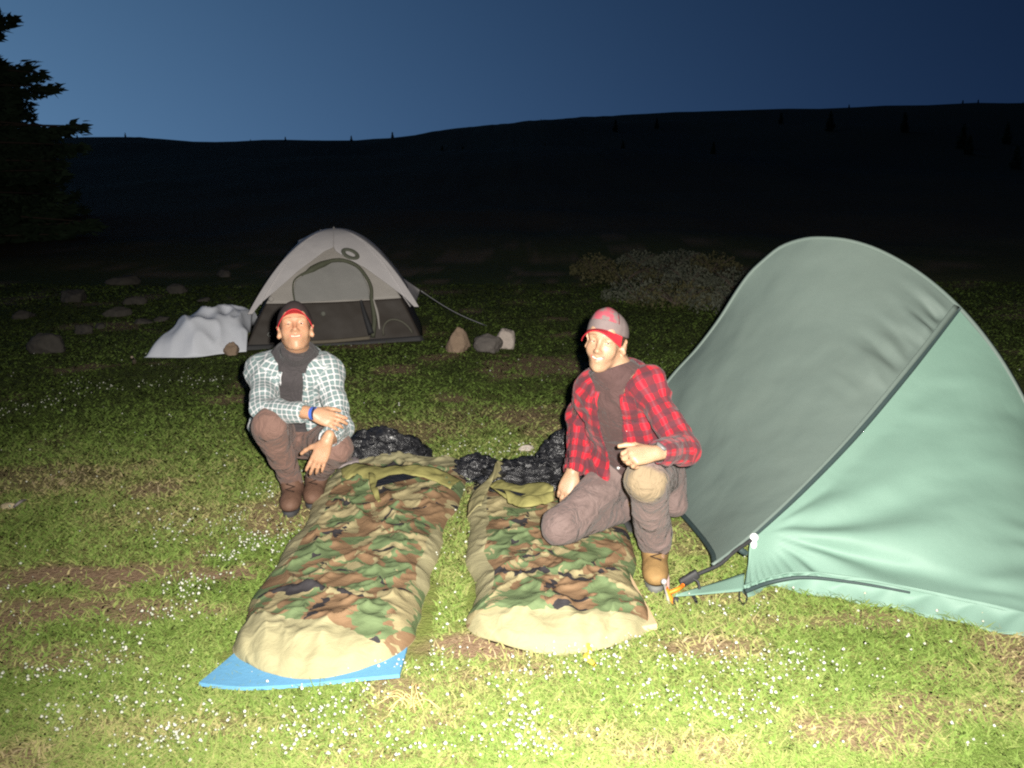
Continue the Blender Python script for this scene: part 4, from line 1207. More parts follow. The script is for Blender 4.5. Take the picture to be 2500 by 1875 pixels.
def cap_hat(H, root, crown_mat, brim_mat, under_mat, front_mat, tilt=0.0, droop=0.018, drop=0.0, blen=0.070, hgt=.086):
    """six-panel cap with a curved brim"""
    nu, nv = 60, 18
    a = np.linspace(0, 2 * PI, nu, endpoint=False)[:, None]
    b = np.linspace(0, PI / 2, nv)[None, :]
    seam = 1 - 0.020 * np.exp(-((np.abs((a % (PI / 3)) - PI / 6) - PI / 6) / .06) ** 2) * np.cos(b) ** .3
    prof = np.cos(b) ** 0.62
    rx, ry = .0845, .104
    x = np.sin(a) * rx * prof * seam
    y = np.cos(a) * ry * prof * seam - .010
    zb = .034 + drop + tilt * (np.cos(a) * .10) + 0.004 * np.cos(2 * a)
    z = zb + np.sin(b) ** 0.9 * hgt + .010 * np.cos(a) * np.sin(2 * b)
    z = z + .003 * (vnoise(np.stack([x * 40, y * 40, z * 40], -1)) - .5)
    P = H.c + H.sc * (x[..., None] * H.r + y[..., None] * H.f + z[..., None] * H.u)
    root_c = mesh_obj('crown', P.reshape(-1, 3), grid_faces(nu, nv, close_u=True), crown_mat, root)
    solidify(root_c, 0.003)
    if front_mat is not None:
        sel = [i % nu for i in range(-8, 9)]
        Q = H.c + H.sc * ((x * 1.02)[..., None] * H.r + ((y + .010) * 1.02 - .010)[..., None] * H.f + (z + .002)[..., None] * H.u)
        o = mesh_obj('front_panel', Q[sel][:, 4:16].reshape(-1, 3), grid_faces(17, 12), front_mat, root)
        solidify(o, 0.002)
    # brim
    na, nr = 40, 12
    aa = np.linspace(-1.08, 1.08, na)[:, None]
    rr = np.linspace(0, 1, nr)[None, :]
    ext = blen * np.cos(aa * 1.2) ** .6
    bx = np.sin(aa) * (rx + .002) * (1 + rr * .10)
    by = np.cos(aa) * (ry + .001) - .010 + rr * ext
    bz = .034 + drop + tilt * (np.cos(aa) * .10) + .006 - droop * (np.abs(bx) / .08) ** 2.0 * (0.35 + rr * 1.3) - rr * .004 + 0.004 * np.cos(2 * aa)
    P = H.c + H.sc * (bx[..., None] * H.r + by[..., None] * H.f + bz[..., None] * H.u)
    Pu = P - H.u * .0035 * H.sc
    br = mesh_obj('brim', np.concatenate([P.reshape(-1, 3), P[:, -1:].reshape(-1, 3) * 0 + P[:, -1].reshape(-1, 3)]), np.concatenate([grid_faces(na, nr)]), brim_mat, root)
    mesh_obj('brim_lining', Pu.reshape(-1, 3), grid_faces(na, nr, flip=True), under_mat, br)
    edge = (P[:, -1] + Pu[:, -1]) / 2
    mesh_obj('brim_edge', *tube(edge, .0018, 6), under_mat, br)
    mesh_obj('button', *ball(H.at(0, -.010,   .034 + drop + hgt), .007 * H.sc, sc=(1, 1, .5)), crown_mat, root)
    return root_c
class Torso:
    """frame of a torso: pelvis, neck, the direction to the person's left shoulder"""
    def __init__(s, pelvis, neck, side):
        s.p, s.n = np.asarray(pelvis, float), np.asarray(neck, float)
        s.u = unit(s.n - s.p); s.x = unit(side - s.u * np.dot(side, s.u)); s.f = np.cross(s.x, s.u)
        if s.f[1] > 0: s.f = -s.f
        s.L = np.linalg.norm(s.n - s.p)
    def at(s, x, y, t): return s.p + s.u * s.L * t + s.x * x + s.f * y
    def loc(s, P):
        q = P - s.p
        return np.stack([q @ s.x, q @ s.f, (q @ s.u) / s.L], -1)
    def prims(s, sh):
        ax = (s.x, s.f, s.u)
        out = [(ell(s.at(0, -.012, -.02), ax, (.155, .108, .13)), .0), (ell(s.at(0, .0, .30), ax, (.132, .098, .17)), .06),
               (ell(s.at(0, .0, .66), ax, (.150, .108, .17)), .07), (cap(sh[0], sh[1], .054, .054), .05),
               (cap(s.at(0, -.02, .9), s.at(0, -.012, 1.10), .060, .052), .05)]
        return out
def frame_uv(V, bones, torso):
    """cloth coordinates in metres: round and along the nearest limb, or across and down the torso"""
    best = np.full(len(V), 1e9); uv = np.zeros((len(V), 3))
    q = torso.loc(V)
    ang = np.arctan2(q[:, 0], q[:, 1])
    uv[:, 0] = ang * .13; uv[:, 1] = q[:, 2] * torso.L
    best = np.maximum(np.sqrt((q[:, 0] / 1.3) ** 2 + q[:, 1] ** 2) - .105, np.maximum(q[:, 2] - .95, -1) * .4)
    for k, (a, b, ra, v0) in enumerate(bones):
        d = unit(b - a); L = np.linalg.norm(b - a)
        t = (V - a) @ d
        w = V - a - t[:, None] * d
        dist = np.linalg.norm(V - a - np.clip(t, 0, L)[:, None] * d, axis=1) - ra
        e1 = unit(np.cross(d, torso.f)); e2 = np.cross(d, e1)
        sel = dist < best - .004
        best = np.where(sel, dist, best)
        uv[sel, 0] = (np.arctan2(w[sel] @ e1, w[sel] @ e2) * .055) + .31 * k
        uv[sel, 1] = t[sel] + v0
    return uv
def plaid(name, kind):
    m = NT(name)
    c = m.attr('cloth')
    wv = m.noise(c, 16.0, 2, 0.5, 0, 1)
    off = m.node('ShaderNodeVectorMath', operation='MULTIPLY_ADD')
    m.put(off.inputs[0], wv); off.inputs[1].default_value = (0.010, 0.010, 0); m.put(off.inputs[2], c)
    x, y, _ = m.sep(off.outputs[0])
    def tri(v, per, ph=0.0):      # 0 at the middle of a stripe, 1 between stripes
        return m.math('PINGPONG', m.math('ADD', m.math('DIVIDE', v, per), ph), 0.5)
    st = lambda v, per, w, ph=0.0: m.math('SUBTRACT', 1.0, m.math('SMOOTH_MIN' if 0 else 'MULTIPLY', m.math('SUBTRACT', tri(v, per, ph), w), 14.0, clamp=True), clamp=True)
    fine = m.noise(c, 500, 2)
    if kind == 'check':
        a, b = st(x, .024, .085), st(y, .024, .085)
        col = m.mix(m.math('MULTIPLY', a, 0.60), (0.135, 0.185, 0.190), (0.66, 0.63, 0.64))
        col = m.mix(m.math('MULTIPLY', b, 0.60), col, (0.66, 0.63, 0.64))
        a2, b2 = st(x, .024, .04, .5), st(y, .024, .04, .5)
        col = m.mix(m.math('MULTIPLY', m.math('MAXIMUM', a2, b2), 0.25), col, (0.24, 0.33, 0.31))
    else:
        a, b = st(x, .052, .21), st(y, .052, .21)
        col = m.mix(m.math('MULTIPLY', a, 0.80), (0.40, 0.014, 0.026), (0.055, 0.024, 0.030))
        col = m.mix(m.math('MULTIPLY', b, 0.72), col, (0.070, 0.026, 0.034))
        a2 = st(x, .052, .03, .5)
        col = m.mix(m.math('MULTIPLY', a2, 0.25), col, (0.16, 0.10, 0.12))
    w1 = m.noise(m.coord(), 17.0, 3, 0.55, 0.9)
    return m.done(col, 0.85, 0.12, m.bump(fine, 0.15, 0.001, m.bump(w1, 0.55, 0.02)), sheen=0.1)
def cloth_plain(name, c, v=0.12, rough=0.85, knee=None):
    m = NT(name)
    p = m.coord()
    n = m.noise(p, 14, 4)
    col = m.mix(n, tuple(q * (1 - v) for q in c), tuple(q * (1 + v) for q in c))
    if knee:
        col = m.mix(m.math('MULTIPLY', m.attr('patch', 'Fac'), 0.85), col, knee)
    fine = m.noise(p, 420, 2)
    w1 = m.noise(p, 15.0, 3, 0.55, 1.0)
    return m.done(col, rough, 0.15, m.bump(fine, 0.15, 0.001, m.bump(w1, 0.8, 0.03)), sheen=0.1)
def folds(fd, amp=0.008, sc=14.0, seed=0.0, stretch=(1, 1, 1)):
    st = np.asarray(stretch, np.float32)
    def g(P, f):
        a = 1 - np.abs(2 * fbm(P * st * sc + seed, 2) - 1)
        b = fbm(P * st * sc * 2.1 + seed + 5, 2) - .5
        return f - amp * (a ** 2 - .45) - amp * .5 * b
    fd.fn_all(g)
def boot(name_mat, ankle, toe_dir, root, shaft_dir, h_shaft, mat, sole_mat, lace_mat, sc=1.0, ground=0.0, pitch=0.0):
    """lace-up boot: upper, sole, laces"""
    td = unit(V3(toe_dir[0], toe_dir[1], 0)); sd = np.cross(td, V3(0, 0, 1)); up = V3(0, 0, 1)
    if pitch:
        td = rot_about(td, sd, pitch); up = np.cross(sd, td)
    base = ankle - up * (ankle[2] - ground) if not pitch else ankle - up * .085
    L = lambda x, y, z: base + sd * x * sc + td * y * sc + up * z * sc
    fd = Field(np.minimum(L(-.15, -.2, -.05), L(.15, .3, .3)) - .22, np.maximum(L(-.15, -.2, -.05), L(.15, .3, .3)) + .22, .006)
    fd.add(ell(L(0, .135, .048), (sd, td, up), np.array((.050, .075, .043)) * sc), 0)
    fd.add(cap(L(0, .10, .055), L(0, .01, .085), .040 * sc, .044 * sc), .03)
    fd.add(cap(L(0, -.055, .045), L(0, .06, .045), .040 * sc, .042 * sc), .03)
    fd.add(cap(L(0, -.01, .08), L(0, -.01, .085) + unit(shaft_dir) * h_shaft, .048 * sc, .053 * sc), .03)
    def g(P, f):
        z = (P - base) @ up
        f = np.maximum(f, .020 * sc - z)
        return f - .003 * (fbm(P * 45, 2) - .5)
    fd.fn_all(g)
    V, Fq = fd.mesh()
    b = mesh_obj('boot', V, Fq, mat, root)
    out = []
    for k in range(28):
        a = 2 * PI * k / 28
        yv = math.cos(a)
        wv = (.046 if yv > 0 else .040) * (1 - .10 * math.exp(-((yv + .1) / .35) ** 2))
        out.append((math.copysign(abs(math.sin(a)) ** .8, math.sin(a)) * wv, .068 + yv * .145 + .0))
    vs_ = []
    for z_, s_ in ((0.0, .97), (.004, 1.0), (.022, 1.03), (.028, .99)):
        for x_, y_ in out:
            vs_.append(L(x_ * s_, (y_ - .068) * s_ + .068, z_))
    f = [list(q) for q in grid_faces(4, 28, close_v=True, flip=True)] + [list(range(28)), [84 + i for i in range(27, -1, -1)]]
    mesh_obj('sole', vs_, f, sole_mat, b)
    zig = []
    for i in range(7):
        q = i / 6
        zig.append(L((.020 if i % 2 else -.020), .125 - .085 * q, .092 + .050 * q + .006))
    mesh_obj('lace', *tube(zig, .0036, 5), lace_mat, b)
    return b
M_SOLE = plain('boot_rubber', (0.045, 0.045, 0.048), 0.8)
M_LACE = plain('boot_lace', (0.05, 0.03, 0.022), 0.8)
def collar(root, T, mat, r=.066, seed=0.0, uvmat=None):
    n, rows = 40, 6
    a = np.linspace(-2.72, 2.72, n)          # from one front point round the back to the other
    S = np.zeros((n, rows, 3))
    for i, an in enumerate(a):
        fr = abs(an) / 2.72
        for j in range(rows):
            q = j / (rows - 1)
            rad_ = r + .012 * math.sin(PI * min(1, q * 1.2)) + .028 * q * (1 - .1 * fr)
            t = 1.035 - .05 * fr ** 2 - q * (.085 + .085 * fr ** 4)
            S[i, j] = T.at(math.sin(an) * rad_ * 1.12, -math.cos(an) * rad_ * (1 + .15 * fr) - .012 + .012 * fr * q, t)
    uv = np.stack([np.repeat(a[:, None] * .09, rows, 1), np.repeat(np.linspace(0, .05, rows)[None], n, 0), np.zeros((n, rows))], -1)
    o = mesh_obj('collar', S.reshape(-1, 3), grid_faces(n, rows), mat, root, attrs={'cloth': uv.reshape(-1, 3)})
    solidify(o, 0.004)
    return o
def build_person(label, T, H, sh, el, wr, hands, hip, knee, ank, opts):
    """sh/el/wr/hip/knee/ank: [person's right, person's left]"""
    root = empty('person', (float(T.p[0]), float(T.p[1]), 0.0))
    tag(root, label, 'person')
    allp = np.array(list(sh) + list(el) + list(wr) + list(hip) + list(knee) + list(ank) + [H.c, T.n, T.p])
    lo, hi = allp.min(0) - .22, allp.max(0) + .22
    # ---- body: one continuous surface, head to feet
    fd = Field(lo, hi, .0042)
    for p, k in T.prims(sh): fd.add(p, k)
    for i in (0, 1):
        fd.add(cap(sh[i], el[i], .044, .036), .03); fd.add(cap(el[i], wr[i], .038, .024), .02)
        fd.add(cap(hip[i], knee[i], .070, .050), .03); fd.add(cap(knee[i], ank[i], .048, .034), .02)
        fd.add(cap(ank[i], ank[i] + opts.get('foot', [V3(0, -.10, -.04)] * 2)[i], .034, .028), .02)
    fd.add(cap(T.at(0, -.015, 1.0), H.at(0, -.020, -.055), .050, .049), .03)
    for i in (0, 1):
        for p, k in hands[i]: fd.add(p, k)
    hfd = fd
    hf = Field(H.c - .17, H.c + .17, .0042)
    hf.lo = fd.lo + np.round((hf.lo - fd.lo) / fd.h) * fd.h
    hf.ax = [(hf.lo[i] + hf.h * np.arange(hf.f.shape[i])).astype(np.float32) for i in range(3)]
    head_build(hf, H, opts.get('smile', .5), opts.get('jaw', 1.0))
    off = np.round((hf.lo - fd.lo) / fd.h).astype(int)
    a0 = np.maximum(off, 0); a1 = np.minimum(off + np.array(hf.f.shape), fd.f.shape)
    big = fd.f[a0[0]:a1[0], a0[1]:a1[1], a0[2]:a1[2]]
    sm = hf.f[a0[0]-off[0]:a1[0]-off[0], a0[1]-off[1]:a1[1]-off[1], a0[2]-off[2]:a1[2]-off[2]]
    k = .012; hh = np.clip(.5 + .5 * (big - sm) / k, 0, 1)
    big[...] = big * (1 - hh) + sm * hh - k * hh * (1 - hh)
    V, Fq = fd.mesh()
    tone = person_colors(V, H, opts['skin'], opts['lip'], opts['brow'])
    body = mesh_obj('body', V, Fq, M_SKIN, root, attrs={'tone': tone})
    eyes_teeth(H, root, body)
    hair_build(H, root)
    # ---- undershirt
    fd = Field(np.minimum(T.p, T.n) - .27, np.maximum(T.p, T.n) + .27, .006)
    for p, kk in T.prims(sh)[:3]: fd.add(p, kk, .009)
    fd.add(cap(T.at(0, -.012, .94), T.at(0, -.012, 1.0) * .35 + H.at(0, -.012, -.085) * .65, .066, opts.get('neck_r', .068)), .03)
    fd.add(cap(T.at(-.060, -.005, .88), T.at(.060, -.005, .88), .070), .05); fd.add(cap(T.at(0, .0, .84), T.at(0, -.01, 1.02), .088, .070), .04)
    for s_ in (-1, 1): fd.add(cap(T.at(s_ * .03, -.01, 1.0), T.at(s_ * opts.get('trap', .105), -.012, .91), .056, .048), .03)
    def g(P, f):
        q = T.loc(P)
        return np.maximum(f, np.maximum(opts.get('under_bot', -.1) - q[:, 2], -1) * .4)
    fd.fn_all(g)
    nk = H.at(0, -.012, opts.get('neck_cut', -.075)); nu_ = unit(H.at(0, -.012, -.075) - T.n)
    def g2(P, f): return np.maximum(f, (P - nk) @ unit(nu_ + opts.get('neck_tilt', 0) * T.f))
    fd.fn_all(g2)
    folds(fd, .005, 12, 3.0)
    V, Fq = fd.mesh()
    mesh_obj('undershirt', V, Fq, opts['under_mat'], root)
    # ---- open overshirt as a shell with sleeves
    fd = Field(lo, hi, .0052)
    tp = T.prims(sh)
    for p, kk in tp[:4]: fd.add(p, kk + .02, .019)
    for p, kk in opts.get('hem', []): fd.add(p, kk)
    for i in (0, 1):
        cf = wr[i] + (el[i] - wr[i]) * opts['cuff'][i]
        fd.add(cap(sh[i], el[i], .052, .050), .03); fd.add(cap(el[i], cf, .050, .041), .02)
    folds(fd, .017, 9.5, opts.get('seed', 0.0))
    core = Field(lo, hi, .0052)
    for p, kk in tp: core.add(p, kk, .0105)
    for p, kk in opts.get('hem_in', []): core.add(p, kk)
    for i in (0, 1):
        core.add(cap(sh[i], el[i], .042, .040), .02); core.add(cap(el[i], wr[i] + (wr[i] - el[i]) * .3, .039, .033), .02)
    fd.f = np.maximum(fd.f, -core.f)
    ow, ox = opts['open_w'], opts.get('open_x', 0.0)
    def g(P, f):
        q = T.loc(P)
        wv = np.interp(q[:, 2], ow[0], ow[1])
        xx = np.interp(q[:, 2], ow[0], ow[2])
        gap = np.maximum(np.abs(q[:, 0] - xx) - wv, -(q[:, 1] - .01))
        lim = np.minimum(np.linalg.norm(P - wr[0], axis=1), np.linalg.norm(P - wr[1], axis=1))
        arm = np.full(len(P), 1.0)
        for i in (0, 1):
            for a_, b_ in ((sh[i], el[i]), (el[i], wr[i])):
                d = b_ - a_; t = np.clip((P - a_) @ d / (d @ d), 0, 1)
                arm = np.minimum(arm, np.linalg.norm(P - a_ - t[:, None] * d, axis=1) - .060)
        gap = np.maximum(gap, -arm)
        f = np.maximum(f, -gap)
        f = np.maximum(f, np.where(arm > 0, (np.interp(q[:, 0], *opts['hemline']) - q[:, 2]) * .4, -1))
        return np.maximum(f, np.minimum((q[:, 2] - 1.02) * .4, .095 - np.hypot(q[:, 0], q[:, 1])))
    fd.fn_all(g)
    V, Fq = fd.mesh()
    bones = []
    for i in (0, 1):
        l1 = np.linalg.norm(el[i] - sh[i])
        bones += [(sh[i], el[i], .055, .0), (el[i], wr[i], .048, l1)]
    uv = frame_uv(V, bones, T)
    shirt = mesh_obj('overshirt', V, Fq, opts['shirt_mat'], root, attrs={'cloth': uv})
    for t_ in (.20, .36, .52, .68, .82):
        bx_ = np.interp(t_, ow[0], ow[2]) + np.interp(t_, ow[0], ow[1]) + .016
        ys = np.linspace(.05, .2, 60)
        q_ = np.array([T.at(bx_, y_, t_) for y_ in ys])
        dd = np.array([np.min(np.linalg.norm(V - p_, axis=1)) for p_ in q_])
        b_ = mesh_obj('shirt_button', *ball(q_[int(np.argmin(dd))] + T.f * .003, .006, 8, 6), M_EYE, shirt)
    collar(shirt, T, opts['shirt_mat'], r=opts.get('collar_r', .080))
    # ---- trousers
    fd = Field(lo, hi, .0055)
    ax = (T.x, T.f, T.u)
    fd.add(ell(T.at(0, -.012, -.03), ax, (.165, .120, .13)), 0)
    fd.add(ell(T.at(0, 0, .14), ax, (.140, .108, .09)), .03)
    for i in (0, 1):
        fd.add(cap(hip[i], knee[i], .088, .067), .04)
        lg = ank[i] - knee[i]
        fd.add(cap(knee[i], ank[i] - lg * opts['leg_cut'][i], .067, opts['leg_r'][i]), .03)
    for p, kk in opts.get('extra_trouser', []): fd.add(p, kk)
    folds(fd, .012, 9.0, opts.get('seed', 0.0) + 20, opts.get('fold_st', (1, 1, 1)))
    def gw(P, f):
        q = T.loc(P)
        return np.maximum(f, np.minimum((q[:, 2] - opts.get('waist', .26)) * .4, .185 - np.hypot(q[:, 0], q[:, 1] * 1.25)))
    fd.fn_all(gw)
    V, Fq = fd.mesh()
    pt = np.zeros(len(V))
    for kc, n_, r_ in opts.get('patch', []):
        q = V - kc
        pt = np.maximum(pt, (1 - smooth(.75, 1.0, np.linalg.norm(q / np.asarray(r_), axis=1) + .35 * (vnoise(V * 28) - .5))))
    mesh_obj('trousers', V, Fq, opts['trouser_mat'], root, attrs={'patch': pt})
    return root

# ------------------------------------------------------------------ the crouching person, checked shirt
ank = [G(714, 1180, .09), G(770, 1163, .09)]
knee = [reach(ank[0], 657, 1040, .42), reach(ank[1], 820, 1092, .40)]
hip = [V3(-1.06, 4.37, .255), V3(-.915, 4.37, .25)]
T = Torso((hip[0] + hip[1]) / 2 + V3(0, .02, .03), WR(722, 872, 4.22), V3(1, .0, .0))
sh = [WR(641, 905, 4.25), WR(799, 912, 4.23)]
el = [reach(sh[0], 643, 1000, .27, True), reach(sh[1], 833, 1045, .27, True)]
wr = [reach(el[0], 760, 1009, .245, True), reach(el[1], 797, 1078, .235, True)]
H = Head(WR(721, 806, 4.16), unit(V3(0, 0, CAM_H) - WR(721, 806, 4.16)) + V3(-.015, 0, .30), V3(-.02, 0, 1), 0.88)
hands = [hand_prims(wr[0], unit(WR(835, 1032, wr[0][1] - .01) - wr[0]), V3(.15, -.85, .55), V3(-.1, .2, 1), (.22, .30, .30), .05, tcurl=.5, tout=.5),
         hand_prims(wr[1], unit(WR(768, 1146, wr[1][1] - .02) - wr[1]), V3(.1, -1, .35), V3(-1, 0, -.2), (.12, .22, .22), .07)]
M_CHECK = plaid('green_white_check', 'check')
optsL = dict(trap=.045, skin=(0.42, 0.238, 0.145), lip=(0.44, 0.15, 0.11), brow=(0.16, 0.085, 0.045), smile=.75, jaw=1.02, neck_cut=-.118, neck_tilt=-.5,
    under_mat=cloth_plain('black_knit', (0.052, 0.046, 0.048)), shirt_mat=M_CHECK, trouser_mat=cloth_plain('brown_canvas', (0.165, 0.098, 0.080)),
    cuff=(.20, .22), open_w=([-.3, .1, .35, .7, .9, 1.05], [.085, .058, .052, .048, .052, .066], [.045, .02, .005, -.004, -.004, 0]),
    hemline=([-.2, -.1, 0, .1, .2], [-.02, -.02, .05, -.12, -.17]), leg_cut=(.06, .10), leg_r=(.045, .047), seed=2.0, waist=.2,
    hem=[(ell(T.at(-.03, -.02, -.06), (T.x, T.f, T.u), (.205, .155, .16)), .06), (ell(T.at(.10, .05, -.02), (T.x, T.f, T.u), (.115, .13, .20)), .05)],
    hem_in=[(ell(T.at(-.03, -.02, -.10), (T.x, T.f, T.u), (.185, .14, .17)), .05), (ell(T.at(.10, .05, -.06), (T.x, T.f, T.u), (.10, .118, .20)), .05)])
pL = build_person('crouching person in a green and white checked shirt resting forearms on knees', T, H, sh, el, wr, hands, hip, knee, ank, optsL)
M_CAPB, M_RED = plain('black_cap_cotton', (0.030, 0.022, 0.022), 0.8, 0.2), plain('red_brim_cotton', (0.55, 0.030, 0.045), 0.8, 0.2)
hat = empty('ball_cap', tuple(H.at(0, 0, .03))); tag(hat, 'black ball cap with red brim on the crouching person', 'cap')
cap_hat(H, hat, M_CAPB, M_RED, M_RED, None, tilt=.20, droop=.028, drop=-.004, blen=.078, hgt=.078)
mb = plain('brown_boot_leather', (0.120, 0.066, 0.045), 0.7, 0.3, 0.35, 40, 0.4, 0.005)
boot('b', ank[0], V3(.12, -1, 0), pL, knee[0] - ank[0], .06, mb, M_SOLE, M_LACE, .92)
boot('b', ank[1], V3(.10, -1, 0), pL, knee[1] - ank[1], .05, mb, M_SOLE, M_LACE, .92)
def band(name, wrist, elbow, r, half, mat, parent, at=0.02):
    d = unit(wrist - elbow)
    c = wrist - d * at
    return mesh_obj(name, *tube([c - d * half, c - d * half * .5, c + d * half * .5, c + d * half], [r * .96, r, r, r * .96], 20), mat, parent)
o = band('wristband', wr[0], el[0], .0285, .008, plain('blue_silicone', (0.06, 0.13, 0.48), 0.5), None, -.012)
tag(o, 'narrow blue band round the wrist of the crouching person', 'wristband')

# ------------------------------------------------------------------ the kneeling person, red and black shirt
ank = [reach(G(1370, 1284, .165), 1500, 1238, .40, False), G(1600, 1332, .10)]
knee = [G(1370, 1284, .165), reach(ank[1], 1578, 1172, .42)]
ank[0] = reach(knee[0], 1505, 1240, .36, False)
ank[0][2] = max(ank[0][2], .12)
hip = [V3(.440, 3.78, .285), V3(.575, 3.70, .30)]
T = Torso((hip[0] + hip[1]) / 2 + V3(-.01, .02, .03), WR(1507, 922, 3.55), V3(1, -.62, 0))
sh = [WR(1448, 948, 3.65), WR(1583, 942, 3.47)]
wr = [WR(1398, 1152, 3.70), None]
el = [None, reach(sh[1], 1668, 1098, .285, True)]
el[0] = (sh[0] + wr[0]) / 2 + V3(.0, .17, .01)
wr[1] = reach(el[1], 1600, 1106, .245, True)
hc = WR(1479, 838, 3.52)
H = Head(hc, unit(V3(0, 0, CAM_H) - hc) + V3(-.30, 0, -.06), V3(.11, 0, 1), 0.88)
hands = [hand_prims(wr[0], unit(WR(1372, 1222, 3.66) - wr[0]), V3(-.35, -1, .25), V3(.6, -.5, 0), (.30, .55, .40), .03, tcurl=.7, tout=.45),
         hand_prims(wr[1], unit(WR(1545, 1112, wr[1][1] - .03) - wr[1]), V3(-.15, -.75, .75), V3(-.2, .2, 1), (1.05, 1.15, .5), .04, tcurl=.6, tout=.6)]
M_BUFF = plaid('red_black_plaid', 'buffalo')
optsR = dict(skin=(0.36, 0.222, 0.14), lip=(0.38, 0.13, 0.10), brow=(0.13, 0.075, 0.045), smile=.8, jaw=.88, neck_cut=-.112, neck_tilt=-.55,
    under_mat=cloth_plain('brown_black_knit', (0.072, 0.042, 0.040)), shirt_mat=M_BUFF, trouser_mat=cloth_plain('grey_brown_canvas', (0.150, 0.108, 0.100), knee=(0.23, 0.175, 0.105)),
    cuff=(.10, .16), open_w=([-.3, .0, .35, .7, .9, 1.05], [.055, .045, .042, .045, .052, .066], [.02, .01, .0, -.0, .0, 0]),
    hemline=([-.2, -.1, 0, .1, .2], [-.22, -.06, .05, .02, -.02]), leg_cut=(.0, .10), leg_r=(.060, .064), seed=6.0, waist=.235,
    hem=[(ell(T.at(-.06, .05, -.05), (T.x, T.f, T.u), (.13, .13, .18)), .05)], hem_in=[(ell(T.at(-.06, .05, -.09), (T.x, T.f, T.u), (.115, .118, .18)), .05)],
    foot=[V3(.08, .06, -.03), V3(0, -.10, -.04)], patch=[(knee[1] + V3(-.02, -.03, .0), None, (.10, .12, .075))],
    extra_trouser=[(cap(hip[1] + V3(.05, .04, -.03), hip[1] + V3(.08, .02, -.13), .07, .05), .04), (cap(ank[0], ank[0] + V3(.10, .05, .0), .055, .045), .02)])
pR = build_person('kneeling person in a red and black plaid shirt with one hand on the bag', T, H, sh, el, wr, hands, hip, knee, ank, optsR)
hat = empty('ball_cap', tuple(H.at(0, 0, .03))); tag(hat, 'grey ball cap with red brim on the kneeling person', 'cap')
M_CAPG = plain('grey_cap_cotton', (0.150, 0.118, 0.115), 0.85, 0.2, 0.2, 60)
mfp = NT('cap_front'); _q = mfp.noise(mfp.coord(), 40, 3)
mfp.done(mfp.mix(mfp.ramp(_q, [(.42, (0, 0, 0)), (.55, (1, 1, 1))]), (0.15, 0.115, 0.112), (0.28, 0.055, 0.075)), 0.85, 0.2)
cap_hat(H, hat, M_CAPG, M_RED, M_RED, mfp.m, tilt=.14, droop=.024, drop=.006, blen=.060, hgt=.088)
mt = plain('tan_boot_leather', (0.245, 0.150, 0.060), 0.75, 0.25, 0.25, 40, 0.3, 0.004)
boot('b', ank[1], V3(-.12, -1, 0), pR, knee[1] - ank[1], .07, mt, plain('grey_boot_rubber', (0.14, 0.14, 0.13), 0.8), M_LACE, .95)
boot('b', ank[0] + V3(.09, .045, .0), V3(.55, .6, 0), pR, V3(-.8, -.4, .1), .03, mt, M_SOLE, M_LACE, .92, pitch=-.9)
wt = empty('wristwatch', tuple(wr[1])); tag(wt, 'black wristwatch on the arm resting on the raised knee', 'watch')
band('watch_strap', wr[1], el[1], .0290, .010, M_WEB, wt, .018)
_d = unit(wr[1] - el[1]); _n = unit(V3(-.2, -.8, .6) - _d * np.dot(V3(-.2, -.8, .6), _d)); _s = np.cross(_d, _n)
mesh_obj('watch_case', *boxy(wr[1] - _d * .018 + _n * .028, _d * .019, _s * .019, _n * .006, .3), plain('grey_watch', (0.12, 0.12, 0.12), 0.4), wt)
mesh_obj('trouser_button', *ball(T.at(-.015, .108, .19), .008, sc=(1, 1, 1)), M_METAL, pR)
# ================================================================== rocks, trees, scrub
def rock_mat(name, c, c2):
    m = NT(name)
    p = m.coord()
    n = m.noise(p, 6, 5, 0.65)
    f = m.noise(p, 40, 4, 0.7)
    col = m.mix(n, c, c2)
    col = m.mix(0.5, col, m.ramp(f, [(0.25, (0.6, 0.6, 0.6)), (0.7, (1, 1, 1))]), 'MULTIPLY')
    return m.done(col, 0.9, 0.2, m.bump(m.math('ADD', n, m.math('MULTIPLY', f, 0.4)), 0.6, 0.03))
def rock(name, c, r, mat, seed, label, rot=0.0, cuts=7, sink=0.25, group=None, taper=None):
    rng = np.random.RandomState(seed)
    nu, nv = 40, 24
    a, b = np.linspace(0, 2 * PI, nu, endpoint=False)[:, None], np.linspace(0.02, PI - 0.02, nv)[None, :]
    d = np.stack([np.cos(a) * np.sin(b), np.sin(a) * np.sin(b), np.cos(b) + 0 * a], -1)
    k = np.ones(d.shape[:2])
    for _ in range(cuts):
        n_ = unit(rng.normal(size=3)); h_ = 0.62 + 0.3 * rng.rand()
        dn = d @ n_
        k = np.minimum(k, np.where(dn > 1e-3, h_ / np.maximum(dn, 1e-3), 9))
    k = k * (1 + 0.34 * (fbm(d * 3 + seed, 4) - 0.5))
    P = d * k[..., None] * np.asarray(r)
    if taper: P[..., :2] *= (1 - taper * np.clip(P[..., 2:3] / r[2], -1, 1))
    cr, sr = math.cos(rot), math.sin(rot)
    P = np.stack([P[..., 0] * cr - P[..., 1] * sr, P[..., 0] * sr + P[..., 1] * cr, P[..., 2]], -1)
    c = np.asarray(c, float)
    P = P + c + V3(0, 0, r[2] * (1 - 2 * sink) + float(hill(c[0], c[1])) - c[2])
    o = mesh_obj(name, P.reshape(-1, 3), grid_faces(nu, nv, close_u=True, flip=True), mat)
    tag(o, label, 'rock', group)
    return o
R_TAN, R_GREY, R_PINK = rock_mat('tan_stone', (0.22, 0.15, 0.10), (0.36, 0.27, 0.20)), rock_mat('grey_stone', (0.10, 0.088, 0.08), (0.19, 0.17, 0.155)), rock_mat('pale_stone', (0.40, 0.34, 0.30), (0.54, 0.47, 0.42))
